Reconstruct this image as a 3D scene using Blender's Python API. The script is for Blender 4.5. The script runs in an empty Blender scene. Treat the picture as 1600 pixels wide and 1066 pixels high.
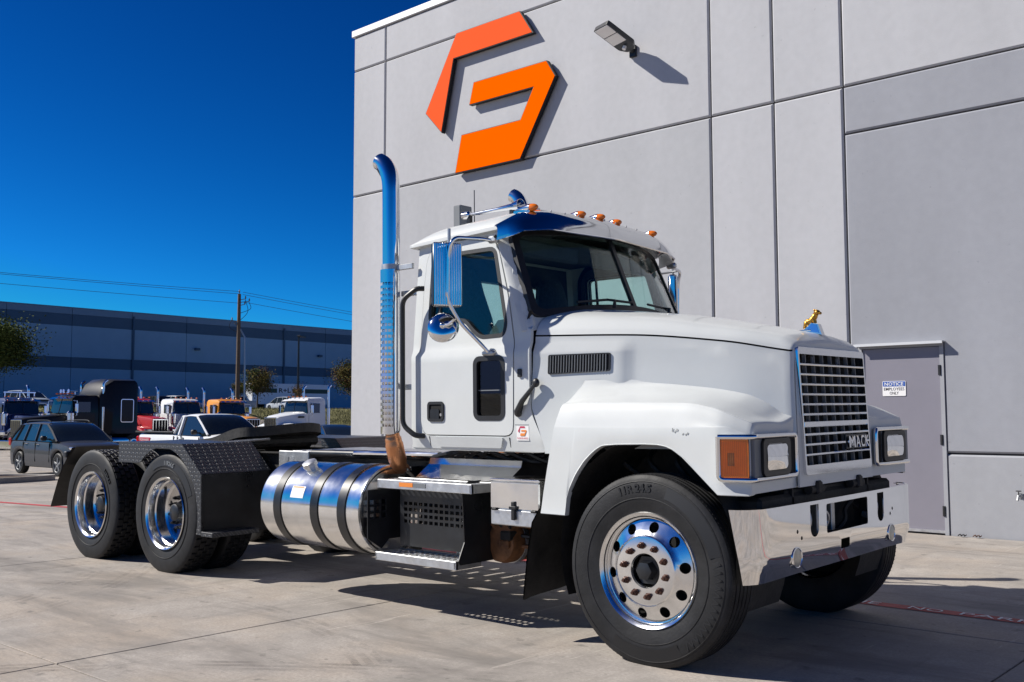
import bpy, bmesh, math, random
from mathutils import Vector, Matrix
from mathutils.geometry import delaunay_2d_cdt, tessellate_polygon
random.seed(7)
R = math.radians
scn = bpy.context.scene
COL = scn.collection

# ------------------------------------------------------------------ camera
F_PX, YAW, PITCH, ROLL = 1559.23, 2.2914, 0.0756, -0.0016
CAM = Vector((3.2215, -6.0071, 1.4032))
cd = bpy.data.cameras.new('camera'); cam = bpy.data.objects.new('camera', cd); COL.objects.link(cam)
fw = Vector((math.cos(PITCH)*math.cos(YAW), math.cos(PITCH)*math.sin(YAW), math.sin(PITCH)))
rt = fw.cross(Vector((0, 0, 1))).normalized(); up = rt.cross(fw)
rt, up = rt*math.cos(ROLL)+up*math.sin(ROLL), up*math.cos(ROLL)-rt*math.sin(ROLL)
cam.matrix_world = Matrix(((rt.x, up.x, -fw.x, CAM.x), (rt.y, up.y, -fw.y, CAM.y), (rt.z, up.z, -fw.z, CAM.z), (0, 0, 0, 1)))
cd.sensor_width = 36; cd.lens = F_PX/1600*36; cd.clip_end = 3000; cd.clip_start = .05
scn.camera = cam
scn.render.resolution_x, scn.render.resolution_y = 1024, 682

# ------------------------------------------------------------------ sky, sun, exposure
SUN_EL, SUN_AZ = R(39), R(35)          # the light travels along +x (35 deg towards the wall)
ldir = Vector((math.cos(SUN_EL)*math.cos(SUN_AZ), math.cos(SUN_EL)*math.sin(SUN_AZ), -math.sin(SUN_EL)))
w = bpy.data.worlds.new('World'); scn.world = w; w.use_nodes = True
nt = w.node_tree; nt.nodes.clear()
sky = nt.nodes.new('ShaderNodeTexSky'); sky.sky_type = 'NISHITA'; sky.sun_disc = False
sky.sun_elevation = SUN_EL
sky.sun_rotation = math.atan2(-ldir.x, -ldir.y)
sky.altitude = 3000; sky.air_density = 1.0; sky.dust_density = 0.5; sky.ozone_density = 4.0
pre = nt.nodes.new('ShaderNodeVectorMath'); pre.operation = 'SCALE'; pre.inputs['Scale'].default_value = .25
sep = nt.nodes.new('ShaderNodeSeparateXYZ'); cmb = nt.nodes.new('ShaderNodeCombineXYZ')          # the photograph's deep polarised blue
for ch_, (gm_, mu_, cap_) in enumerate(((3.0, .75, 3.6), (1.9, 3.7, 5.2), (1.65, 4.75, 11.0))):
    pw = nt.nodes.new('ShaderNodeMath'); pw.operation = 'POWER'; pw.inputs[1].default_value = gm_
    ml = nt.nodes.new('ShaderNodeMath'); ml.operation = 'MULTIPLY'; ml.inputs[1].default_value = mu_
    nt.links.new(sep.outputs[ch_], pw.inputs[0]); nt.links.new(pw.outputs[0], ml.inputs[0]); mi = nt.nodes.new('ShaderNodeMath'); mi.operation = 'MINIMUM'; mi.inputs[1].default_value = cap_
    nt.links.new(ml.outputs[0], mi.inputs[0]); nt.links.new(mi.outputs[0], cmb.inputs[ch_])
bg = nt.nodes.new('ShaderNodeBackground'); bg.inputs[1].default_value = 0.05
wo = nt.nodes.new('ShaderNodeOutputWorld')
nt.links.new(sky.outputs[0], pre.inputs[0]); nt.links.new(pre.outputs[0], sep.inputs[0]); nt.links.new(cmb.outputs[0], bg.inputs[0]); nt.links.new(bg.outputs[0], wo.inputs[0])
sd = bpy.data.lights.new('sun', 'SUN'); sun = bpy.data.objects.new('sun', sd); COL.objects.link(sun)
sd.energy = 5.0; sd.angle = R(0.5); sd.color = (1.0, 0.95, 0.87)
sun.rotation_euler = (-ldir).to_track_quat('Z', 'Y').to_euler(); sun.location = (-20, -15, 25)
vs = scn.view_settings; vs.view_transform = 'Standard'; vs.look = 'None'; vs.exposure = 0.42; vs.gamma = 1; vs.use_curve_mapping = False

# ------------------------------------------------------------------ materials
MATS = {}
def mat(name, col=(.5, .5, .5), rough=.5, metal=0., coat=0., noise=0., nscale=6., bump=0., bscale=40., spec=.5, rvar=0., emit=None):
    """principled material with optional colour noise, roughness variation and fine bump, in world/object space"""
    m = bpy.data.materials.new(name); m.use_nodes = True; MATS[name] = m
    n = m.node_tree.nodes; l = m.node_tree.links; b = n['Principled BSDF']
    b.inputs['Base Color'].default_value = (*col, 1); b.inputs['Roughness'].default_value = rough
    b.inputs['Metallic'].default_value = metal; b.inputs['Coat Weight'].default_value = coat
    b.inputs['Specular IOR Level'].default_value = spec
    if coat: b.inputs['Coat Roughness'].default_value = .06
    tc = n.new('ShaderNodeTexCoord')
    if noise:
        t = n.new('ShaderNodeTexNoise'); t.inputs['Scale'].default_value = nscale; t.inputs['Detail'].default_value = 6; t.inputs['Roughness'].default_value = .65
        l.new(tc.outputs['Object'], t.inputs['Vector'])
        mx = n.new('ShaderNodeMix'); mx.data_type = 'RGBA'
        mx.inputs[6].default_value = (*[max(0, c*(1-noise)) for c in col], 1); mx.inputs[7].default_value = (*[min(1, c*(1+noise)) for c in col], 1)
        cr = n.new('ShaderNodeMapRange'); cr.inputs[1].default_value = .3; cr.inputs[2].default_value = .7
        l.new(t.outputs[0], cr.inputs[0]); l.new(cr.outputs[0], mx.inputs[0]); l.new(mx.outputs[2], b.inputs['Base Color'])
    if rvar:
        t = n.new('ShaderNodeTexNoise'); t.inputs['Scale'].default_value = nscale*.6; t.inputs['Detail'].default_value = 5
        l.new(tc.outputs['Object'], t.inputs['Vector'])
        mr = n.new('ShaderNodeMapRange'); mr.inputs[1].default_value = .3; mr.inputs[2].default_value = .7
        mr.inputs[3].default_value = max(.02, rough-rvar); mr.inputs[4].default_value = rough+rvar
        l.new(t.outputs[0], mr.inputs[0]); l.new(mr.outputs[0], b.inputs['Roughness'])
    if bump:
        t = n.new('ShaderNodeTexNoise'); t.inputs['Scale'].default_value = bscale; t.inputs['Detail'].default_value = 4
        l.new(tc.outputs['Object'], t.inputs['Vector'])
        bp = n.new('ShaderNodeBump'); bp.inputs['Strength'].default_value = bump; bp.inputs['Distance'].default_value = .01
        l.new(t.outputs[0], bp.inputs['Height']); l.new(bp.outputs[0], b.inputs['Normal'])
    if emit:
        b.inputs['Emission Color'].default_value = (*emit, 1); b.inputs['Emission Strength'].default_value = 1
    return m

def mathn(nt_, op, a, b=None, c=None):
    x = nt_.nodes.new('ShaderNodeMath'); x.operation = op
    for i, v in enumerate((a, b, c)):
        if v is None: continue
        if isinstance(v, (int, float)): x.inputs[i].default_value = v
        else: nt_.links.new(v, x.inputs[i])
    return x.outputs[0]

def glass(name, tintc, gl=.9, rough=.0):
    m = bpy.data.materials.new(name); m.use_nodes = True; MATS[name] = m
    n = m.node_tree.nodes; l = m.node_tree.links; n.clear()
    o = n.new('ShaderNodeOutputMaterial'); mx = n.new('ShaderNodeMixShader')
    tr = n.new('ShaderNodeBsdfTransparent'); tr.inputs[0].default_value = (*tintc, 1)
    g = n.new('ShaderNodeBsdfGlossy'); g.inputs[0].default_value = (gl, gl, gl, 1); g.inputs['Roughness'].default_value = rough
    fr = n.new('ShaderNodeLayerWeight'); fr.inputs[0].default_value = .5
    f5 = mathn(m.node_tree, 'MULTIPLY_ADD', mathn(m.node_tree, 'POWER', fr.outputs['Facing'], 5.), .9, .04)
    l.new(f5, mx.inputs[0]); l.new(tr.outputs[0], mx.inputs[1]); l.new(g.outputs[0], mx.inputs[2]); l.new(mx.outputs[0], o.inputs[0])
    return m

def nd(n, typ, **k):
    x = n.new(typ)
    for a, v in k.items(): setattr(x, a, v)
    return x
def diamond_plate(name, col, scale=28.):
    """chequer plate: alternating raised lozenges, as bump and a lighter colour on the raised tips"""
    m = mat(name, col, .38, 0, 0, spec=.6); t = m.node_tree; n = t.nodes; l = t.links; b = n['Principled BSDF']
    tc = n.new('ShaderNodeTexCoord'); sp = n.new('ShaderNodeSeparateXYZ'); l.new(tc.outputs['Object'], sp.inputs[0])
    # use (x, y+z) so that both flat and upright faces show the pattern
    u = mathn(t, 'MULTIPLY', sp.outputs[0], scale)
    v = mathn(t, 'MULTIPLY', mathn(t, 'ADD', sp.outputs[1], sp.outputs[2]), scale)
    iu, iv = mathn(t, 'FLOOR', u), mathn(t, 'FLOOR', v)
    par = mathn(t, 'FLOORED_MODULO', mathn(t, 'ADD', iu, iv), 2.)
    sg = mathn(t, 'SUBTRACT', mathn(t, 'MULTIPLY', par, 2.), 1.)
    lu = mathn(t, 'SUBTRACT', mathn(t, 'FRACT', u), .5); lv = mathn(t, 'SUBTRACT', mathn(t, 'FRACT', v), .5)
    a = mathn(t, 'ADD', lu, mathn(t, 'MULTIPLY', lv, sg)); c = mathn(t, 'SUBTRACT', lu, mathn(t, 'MULTIPLY', lv, sg))
    d = mathn(t, 'ADD', mathn(t, 'POWER', mathn(t, 'ABSOLUTE', mathn(t, 'DIVIDE', a, .62)), 2.), mathn(t, 'POWER', mathn(t, 'ABSOLUTE', mathn(t, 'DIVIDE', c, .2)), 2.))
    h = n.new('ShaderNodeMapRange'); h.inputs[1].default_value = 1.25; h.inputs[2].default_value = .5; l.new(d, h.inputs[0])
    bp = n.new('ShaderNodeBump'); bp.inputs['Strength'].default_value = .9; bp.inputs['Distance'].default_value = .004
    l.new(h.outputs[0], bp.inputs['Height']); l.new(bp.outputs[0], b.inputs['Normal'])
    mx = n.new('ShaderNodeMix'); mx.data_type = 'RGBA'; mx.inputs[6].default_value = (*col, 1); mx.inputs[7].default_value = (*[x*2.3+.02 for x in col], 1)
    l.new(h.outputs[0], mx.inputs[0]); l.new(mx.outputs[2], b.inputs['Base Color'])
    return m

def concrete(name, col, stain=.5):
    """broom finished concrete: blotches, dark tyre smears, drips and fine grain in world space"""
    m = mat(name, col, .85); t = m.node_tree; n = t.nodes; l = t.links; b = n['Principled BSDF']
    geo = n.new('ShaderNodeNewGeometry')
    def noise(scale, det=5, rough=.6, vec=None, dist=0.):
        x = n.new('ShaderNodeTexNoise'); x.inputs['Scale'].default_value = scale; x.inputs['Detail'].default_value = det
        x.inputs['Roughness'].default_value = rough; x.inputs['Distortion'].default_value = dist
        l.new(vec or geo.outputs['Position'], x.inputs['Vector']); return x.outputs[0]
    def rng(v, a, c, lo=0., hi=1.):
        x = n.new('ShaderNodeMapRange'); x.inputs[1].default_value = a; x.inputs[2].default_value = c; x.inputs[3].default_value = lo; x.inputs[4].default_value = hi
        l.new(v, x.inputs[0]); return x.outputs[0]
    def mix(f, A, Bc):
        x = n.new('ShaderNodeMix'); x.data_type = 'RGBA'
        l.new(f, x.inputs[0])
        for i, v in ((6, A), (7, Bc)):
            if isinstance(v, tuple): x.inputs[i].default_value = (*v, 1)
            else: l.new(v, x.inputs[i])
        return x.outputs[2]
    mp = n.new('ShaderNodeMapping'); mp.inputs['Scale'].default_value = (.35, 1.6, 1); mp.inputs['Rotation'].default_value = (0, 0, R(-14)); l.new(geo.outputs['Position'], mp.inputs[0])
    c0 = mix(rng(noise(.55, 6), .3, .7), tuple(x*.68 for x in col), tuple(min(1, x*1.20) for x in col))
    c1 = mix(rng(noise(2.6, 9, .76), .38, .66, 0, .72), c0, tuple(x*.52 for x in col))
    warm = (col[0]*1.08, col[1]*.95, col[2]*.80)
    c2 = mix(rng(noise(.9, 4), .45, .75, 0, .7), c1, warm)
    c3 = mix(rng(noise(1.1, 7, .68, mp.outputs[0], .6), .49, .70, 0, stain*.85), c2, tuple(x*.30 for x in col))     # tyre smears
    mp2 = n.new('ShaderNodeMapping'); mp2.inputs['Scale'].default_value = (3.0, .22, 1); mp2.inputs['Rotation'].default_value = (0, 0, R(33)); l.new(geo.outputs['Position'], mp2.inputs[0])
    c3 = mix(rng(noise(1.6, 6, .6, mp2.outputs[0], .3), .58, .70, 0, .45*stain), c3, tuple(x*.42 for x in col))   # turning scuffs
    c3 = mix(rng(noise(2.4, 5, .6, mp2.outputs[0], 1.2), .66, .70, 0, .35*stain), c3, tuple(min(1, x*1.5) for x in col))  # pale scrapes
    vor = n.new('ShaderNodeTexVoronoi'); vor.inputs['Scale'].default_value = 3.1; l.new(geo.outputs['Position'], vor.inputs['Vector'])
    spot = mathn(t, 'MULTIPLY', rng(vor.outputs['Distance'], .045, .03), rng(noise(1.7, 2), .5, .56))
    c3 = mix(mathn(t, 'MULTIPLY', spot, .85*stain), c3, tuple(x*.12 for x in col))                                 # oil drops
    c4 = mix(rng(noise(5.5, 5, .6), .62, .70, 0, .7*stain), c3, tuple(x*.28 for x in col))                    # drips
    c5 = mix(rng(noise(48, 6, .78), .40, .60, 0, .55), c4, tuple(x*.50 for x in col))
    l.new(c5, b.inputs['Base Color'])
    bp = n.new('ShaderNodeBump'); bp.inputs['Strength'].default_value = .35; bp.inputs['Distance'].default_value = .004
    l.new(noise(140, 4), bp.inputs['Height']); l.new(bp.outputs[0], b.inputs['Normal'])
    return m

def wallpaint(name, col):
    m = mat(name, col, .82); t = m.node_tree; n = t.nodes; l = t.links; b = n['Principled BSDF']
    geo = n.new('ShaderNodeNewGeometry')
    mp = n.new('ShaderNodeMapping'); mp.inputs['Scale'].default_value = (1, 1, .25); l.new(geo.outputs['Position'], mp.inputs[0])
    def noise(s, d, v):
        x = n.new('ShaderNodeTexNoise'); x.inputs['Scale'].default_value = s; x.inputs['Detail'].default_value = d; l.new(v, x.inputs['Vector']); return x.outputs[0]
    def rng(v, a, c, lo, hi):
        x = n.new('ShaderNodeMapRange'); x.inputs[1].default_value = a; x.inputs[2].default_value = c; x.inputs[3].default_value = lo; x.inputs[4].default_value = hi; l.new(v, x.inputs[0]); return x.outputs[0]
    f = mathn(t, 'MULTIPLY', rng(noise(.8, 7, mp.outputs[0]), .3, .7, .90, 1.05), rng(noise(9, 5, geo.outputs['Position']), .3, .7, .97, 1.03))
    f = mathn(t, 'MULTIPLY', f, rng(noise(14, 2, geo.outputs['Position']), .74, .8, 1.0, .82))
    mx = n.new('ShaderNodeMix'); mx.data_type = 'RGBA'; mx.blend_type = 'MULTIPLY'; mx.inputs[0].default_value = 1; mx.inputs[6].default_value = (*col, 1)
    cb = n.new('ShaderNodeCombineColor')
    for i in range(3): l.new(f, cb.inputs[i])
    l.new(cb.outputs[0], mx.inputs[7]); l.new(mx.outputs[2], b.inputs['Base Color'])
    bp = n.new('ShaderNodeBump'); bp.inputs['Strength'].default_value = .25; bp.inputs['Distance'].default_value = .006
    l.new(noise(120, 3, geo.outputs['Position']), bp.inputs['Height']); l.new(bp.outputs[0], b.inputs['Normal'])
    return m

M = {}
M['white'] = mat('white_paint', (.575, .594, .587), .55, 0, .55, noise=.035, nscale=3, spec=.2)
M['chrome'] = mat('chrome', (.78, .79, .81), .09, 1, rvar=.04, nscale=5)
M['mirror'] = mat('mirror_polish', (.82, .83, .85), .035, 1, rvar=.02, nscale=3)
M['alu'] = mat('polished_aluminium', (.80, .80, .80), .17, 1, noise=.08, nscale=8, rvar=.07)
M['alubr'] = mat('brushed_aluminium', (.62, .63, .64), .42, 1, noise=.12, nscale=20, rvar=.1, bump=.1)
M['steel'] = mat('galvanised_steel', (.45, .46, .47), .45, .9, noise=.2, nscale=14)
M['black'] = mat('black_plastic', (.012, .012, .013), .45, noise=.3, nscale=10)
M['blackmet'] = mat('black_painted_metal', (.012, .013, .015), .35, noise=.4, nscale=8, rvar=.1)
M['grime'] = mat('grimy_chassis', (.016, .015, .014), .7, noise=.6, nscale=12, bump=.3)
M['rubber'] = mat('tyre_rubber', (.0125, .0125, .0135), .58, spec=.35, noise=.55, nscale=7, bump=.12, bscale=70, rvar=.1)
M['rubberd'] = mat('tyre_dark', (.008, .008, .009), .5)
M['flap'] = mat('rubber_flap', (.02, .019, .018), .6, noise=.6, nscale=6, bump=.2)
M['rust'] = mat('rusty_brown', (.17, .075, .03), .65, .2, noise=.6, nscale=9, bump=.3)
M['nut'] = mat('rusty_nut', (.10, .045, .03), .6, .5, noise=.5, nscale=60)
M['pipe'] = mat('heat_tinted_pipe', (.62, .27, .12), .36, .75, noise=.18, nscale=5)
M['tread'] = diamond_plate('black_chequer_plate', (.022, .024, .028))
M['gstep'] = mat('step_tread', (.55, .56, .57), .5, .9, noise=.35, nscale=90, bump=.6, bscale=120)
M['wind'] = glass('windscreen_glass', (.86, .965, .945))
M['side'] = glass('tinted_side_glass', (.82, .95, .94))
M['peep'] = glass('dark_glass', (.4, .45, .47))
M['cabin'] = mat('cabin_trim', (.05, .055, .06), .8, noise=.2, nscale=10)
M['seat'] = mat('seat_fabric', (.035, .045, .06), .9, noise=.3, nscale=40)
M['amber'] = mat('amber_lens', (.72, .16, .006), .12, 0, .7, noise=.12, nscale=14)
M['amberd'] = mat('amber_dark', (.45, .085, .004), .2, 0, .5)
M['lens'] = mat('clear_lens', (.75, .77, .78), .06, .85, noise=.2, nscale=20)
M['fog'] = mat('fog_lens', (.45, .44, .38), .15, .3, noise=.2, nscale=25)
M['red'] = mat('red_lens', (.45, .01, .01), .2, 0, .3)
M['gold'] = mat('gold_plate', (.46, .25, .05), .34, 1, noise=.3, nscale=40)
M['bluem'] = mat('blue_enamel', (.02, .13, .45), .25, 0, .4)
M['dark'] = mat('void_black', (.004, .004, .004), .9)
M['gray'] = mat('gray_plastic', (.16, .17, .18), .5)
M['decalw'] = mat('decal_white', (.8, .79, .78), .5)
M['decalo'] = mat('decal_orange', (.75, .23, .03), .5)
M['decalm'] = mat('decal_crimson', (.5, .02, .07), .5)
M['txtw'] = mat('lettering_white', (.75, .75, .73), .6)
M['txtk'] = mat('lettering_black', (.01, .01, .012), .5)
M['txtb'] = mat('sign_blue', (.02, .09, .38), .5)
M['orange1'] = mat('sign_salmon', (.92, .115, .03), .8, spec=.02, noise=.03, nscale=.7)
M['orange2'] = mat('sign_orange', (.95, .125, .0), .8, spec=.0, noise=.03, nscale=.7)
M['signk'] = mat('sign_return_black', (.006, .006, .007), .5)
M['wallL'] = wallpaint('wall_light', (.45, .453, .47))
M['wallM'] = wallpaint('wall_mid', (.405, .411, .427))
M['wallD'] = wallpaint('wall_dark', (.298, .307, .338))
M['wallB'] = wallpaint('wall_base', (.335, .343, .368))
M['joint'] = mat('joint_sealant', (.10, .09, .085), .9)
M['coping'] = mat('coping_metal', (.62, .63, .64), .5, .2)
M['doorp'] = mat('door_paint', (.215, .207, .245), .5, noise=.05, nscale=2)
M['conc'] = concrete('concrete_slab', (.44, .40, .36), 1.0)
M['kerb'] = concrete('concrete_kerb', (.45, .43, .40), .2)
M['subgrade'] = mat('joint_dirt', (.07, .06, .05), .95)
M['redline'] = mat('red_road_paint', (.42, .05, .05), .7, noise=.35, nscale=9, bump=.3)
M['asph'] = mat('asphalt', (.09, .09, .09), .9, noise=.25, nscale=3)
M['grass'] = mat('dry_grass', (.16, .15, .055), .95, noise=.4, nscale=1.2, bump=.8, bscale=8)
M['mulch'] = mat('mulch', (.07, .045, .03), .95, noise=.6, nscale=20, bump=1, bscale=30)
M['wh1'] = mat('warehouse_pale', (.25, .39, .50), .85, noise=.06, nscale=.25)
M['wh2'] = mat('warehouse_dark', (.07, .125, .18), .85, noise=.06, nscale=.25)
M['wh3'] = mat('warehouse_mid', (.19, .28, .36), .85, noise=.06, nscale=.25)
M['bark'] = mat('bark', (.09, .065, .045), .9, noise=.4, nscale=15)
M['wood'] = mat('pole_wood', (.13, .09, .06), .9, noise=.3, nscale=6)
for nm, c in dict(leafA=(.085, .105, .028), leafB=(.055, .075, .02), leafC=(.12, .095, .03), leafD=(.13, .07, .03)).items():
    m = mat(nm, c, .9, noise=.5, nscale=3, spec=.08)
    m.node_tree.nodes['Principled BSDF'].inputs['Transmission Weight'].default_value = 0
for nm, c in dict(carpaint_gray=(.022, .026, .036), carpaint_white=(.74, .76, .78), carpaint_black=(.006, .006, .008), carpaint_red=(.42, .012, .018),
                  carpaint_yellow=(.72, .28, .015), carpaint_blue=(.01, .03, .12), carpaint_silver=(.38, .42, .47), carpaint_dark=(.02, .022, .026)).items():
    M[nm] = mat(nm, c, .55, .0, .6 if c[1] > .007 else .3, spec=.2)
M['bgglass'] = mat('car_glass', (.012, .018, .022), .05, 0, .6)

# ------------------------------------------------------------------ mesh helpers
class MB:
    def __init__(s): s.v = []; s.f = []
    def add(s, vs, fs):
        o = len(s.v); s.v += [tuple(p) for p in vs]; s.f += [tuple(i+o for i in q) for q in fs]; return s
    def merge(s, o): return s.add(o.v, o.f)
    def xf(s, m): s.v = [tuple(m @ Vector(p)) for p in s.v]; return s
    def mirror(s):
        s.v = [(x, -y, z) for x, y, z in s.v]; s.f = [tuple(reversed(q)) for q in s.f]; return s
    def copy(s):
        k = MB(); k.v = list(s.v); k.f = list(s.f); return k
    def box(s, lo, hi, bev=0., m=None):
        lo, hi = [min(a, b) for a, b in zip(lo, hi)], [max(a, b) for a, b in zip(lo, hi)]
        k = MB()
        if bev <= 0:
            x0, y0, z0 = lo; x1, y1, z1 = hi
            k.add([(x0,y0,z0),(x1,y0,z0),(x1,y1,z0),(x0,y1,z0),(x0,y0,z1),(x1,y0,z1),(x1,y1,z1),(x0,y1,z1)],
                  [(0,3,2,1),(4,5,6,7),(0,1,5,4),(1,2,6,5),(2,3,7,6),(3,0,4,7)])
        else:
            b = min(bev, *[(h-l)*.49 for l, h in zip(lo, hi)])
            vid = {}
            def V(sx, sy, sz, ax):
                p = []
                for i, sg in enumerate((sx, sy, sz)):
                    e = hi[i] if sg > 0 else lo[i]; p.append(e if i == ax else e-sg*b)
                key = (sx, sy, sz, ax)
                if key not in vid: vid[key] = len(k.v); k.v.append(tuple(p))
                return vid[key]
            S = (-1, 1)
            for ax in range(3):
                a, c = [(1, 2), (2, 0), (0, 1)][ax]
                for sg in S:
                    q = []
                    for sa, sc in ((-1,-1),(1,-1),(1,1),(-1,1)):
                        t = [0, 0, 0]; t[ax] = sg; t[a] = sa; t[c] = sc; q.append(V(*t, ax))
                    k.f.append(tuple(q if sg > 0 else reversed(q)))
            for ax in range(3):
                a, c = [(1, 2), (2, 0), (0, 1)][ax]
                for sa in S:
                    for sc in S:
                        t0 = [0,0,0]; t0[a] = sa; t0[c] = sc; t1 = list(t0); t0[ax] = -1; t1[ax] = 1
                        q = [V(*t0, a), V(*t1, a), V(*t1, c), V(*t0, c)]
                        k.f.append(tuple(reversed(q)) if sa*sc > 0 else tuple(q))
            for sx in S:
                for sy in S:
                    for sz in S:
                        q = [V(sx,sy,sz,0), V(sx,sy,sz,1), V(sx,sy,sz,2)]
                        k.f.append(tuple(q) if sx*sy*sz > 0 else tuple(reversed(q)))
        if m is not None: k.xf(m)
        return s.merge(k)
    def grid(s, P, close_u=False, close_v=False):
        n, mm = len(P), len(P[0]); o = len(s.v)
        for row in P: s.v += [tuple(p) for p in row]
        for i in range(n if close_u else n-1):
            for j in range(mm if close_v else mm-1):
                a = o+i*mm+j; b = o+i*mm+(j+1) % mm; c = o+((i+1) % n)*mm+(j+1) % mm; d = o+((i+1) % n)*mm+j
                s.f.append((a, b, c, d))
        return s
    def tube(s, pts, r, n=10, caps=True, flat=None):
        pts = [Vector(p) for p in pts]; k = len(pts); rr = r if isinstance(r, (list, tuple)) else [r]*k
        T = []
        for i in range(k):
            a = pts[max(i-1, 0)]; b = pts[min(i+1, k-1)]; T.append((b-a).normalized())
        ref = Vector((0, 0, 1)) if abs(T[0].z) < .9 else Vector((1, 0, 0))
        nrm = (ref-T[0]*ref.dot(T[0])).normalized(); rows = []
        for i in range(k):
            nrm = (nrm-T[i]*nrm.dot(T[i]))
            nrm = nrm.normalized() if nrm.length > 1e-6 else T[i].orthogonal().normalized()
            bn = T[i].cross(nrm)
            rows.append([pts[i]+(nrm*math.cos(2*math.pi*j/n)+bn*math.sin(2*math.pi*j/n)*(flat or 1))*rr[i] for j in range(n)])
        o = len(s.v); s.grid(rows, close_v=True)
        if caps:
            s.f.append(tuple(reversed(range(o, o+n)))); s.f.append(tuple(range(o+(k-1)*n, o+k*n)))
        return s
    def lathe(s, prof, n=48, c=(0, 0, 0), axis='y', sgn=-1, arc=None):
        """prof: (along, radius); along is measured along sgn*axis"""
        rows = []; a0, a1 = arc or (0, 2*math.pi); nn = n if arc is None else n+1
        for (a, r) in prof:
            row = []
            for j in range(nn):
                t = a0+(a1-a0)*j/n; x, z = r*math.cos(t), r*math.sin(t)
                p = {'y': (x, sgn*a, z), 'x': (sgn*a, x, z), 'z': (x, z, sgn*a)}[axis]
                row.append((p[0]+c[0], p[1]+c[1], p[2]+c[2]))
            rows.append(row)
        return s.grid(rows, close_v=arc is None)
    def ball(s, c, r, n=12, m=8):
        rx, ry, rz = r if isinstance(r, (tuple, list)) else (r, r, r)
        rows = []
        for i in range(m+1):
            a = -math.pi/2+math.pi*i/m
            rows.append([(c[0]+rx*math.cos(a)*math.cos(2*math.pi*j/n), c[1]+ry*math.cos(a)*math.sin(2*math.pi*j/n), c[2]+rz*math.sin(a)) for j in range(n)])
        return s.grid(rows, close_v=True)
    def prism(s, poly, mapf, d0, d1, holes=()):
        """extrude polygon (list of (u,v)) between depths; mapf(u,v,d)->3D"""
        return sheet(poly, list(holes), mapf, None, d0, d1, s)

def inside(p, poly):
    x, y = p; c = False; j = len(poly)-1
    for i in range(len(poly)):
        xi, yi = poly[i]; xj, yj = poly[j]
        if (yi > y) != (yj > y) and x < (xj-xi)*(y-yi)/(yj-yi)+xi: c = not c
        j = i
    return c
def densify(poly, step):
    if not step: return list(poly)
    o = []
    for i in range(len(poly)):
        a = poly[i]; b = poly[(i+1) % len(poly)]; L = math.hypot(b[0]-a[0], b[1]-a[1]); k = max(1, int(L/step+.5))
        o += [(a[0]+(b[0]-a[0])*t/k, a[1]+(b[1]-a[1])*t/k) for t in range(k)]
    return o
def sheet(poly, holes, mapf, step=None, d0=0., d1=.02, mb=None):
    mb = mb or MB(); loops = [densify(q, step) for q in [poly]+list(holes)]
    vs = []; ed = []
    for lp in loops:
        o = len(vs); vs += [Vector(p) for p in lp]; ed += [(o+i, o+(i+1) % len(lp)) for i in range(len(lp))]
    if step:
        xs = [p[0] for p in poly]; ys = [p[1] for p in poly]
        nx = int((max(xs)-min(xs))/step); ny = int((max(ys)-min(ys))/step)
        for i in range(1, nx):
            for j in range(1, ny):
                q = (min(xs)+(max(xs)-min(xs))*i/nx, min(ys)+(max(ys)-min(ys))*j/ny)
                if inside(q, loops[0]) and not any(inside(q, h) for h in loops[1:]):
                    if min((v-Vector(q)).length_squared for v in vs[:sum(map(len, loops))]) > (step*.45)**2: vs.append(Vector(q))
    out = delaunay_2d_cdt(vs, ed, [], 0, 1e-6)
    V, Ed, Fc = out[0], out[1], out[2]
    tri = []
    for t in Fc:
        c = (sum(V[i].x for i in t)/len(t), sum(V[i].y for i in t)/len(t))
        if inside(c, loops[0]) and not any(inside(c, h) for h in loops[1:]): tri.append(tuple(t))
    n = len(V); o = len(mb.v)
    mb.v += [tuple(mapf(v.x, v.y, d0)) for v in V]+[tuple(mapf(v.x, v.y, d1)) for v in V]
    cnt = {}
    for t in tri:
        mb.f.append(tuple(o+n+i for i in t)); mb.f.append(tuple(o+i for i in reversed(t)))
        for a, b in zip(t, t[1:]+t[:1]): cnt[(a, b)] = 1
    for (a, b) in cnt:
        if (b, a) not in cnt: mb.f.append((o+a, o+b, o+n+b, o+n+a))
    return mb

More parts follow.
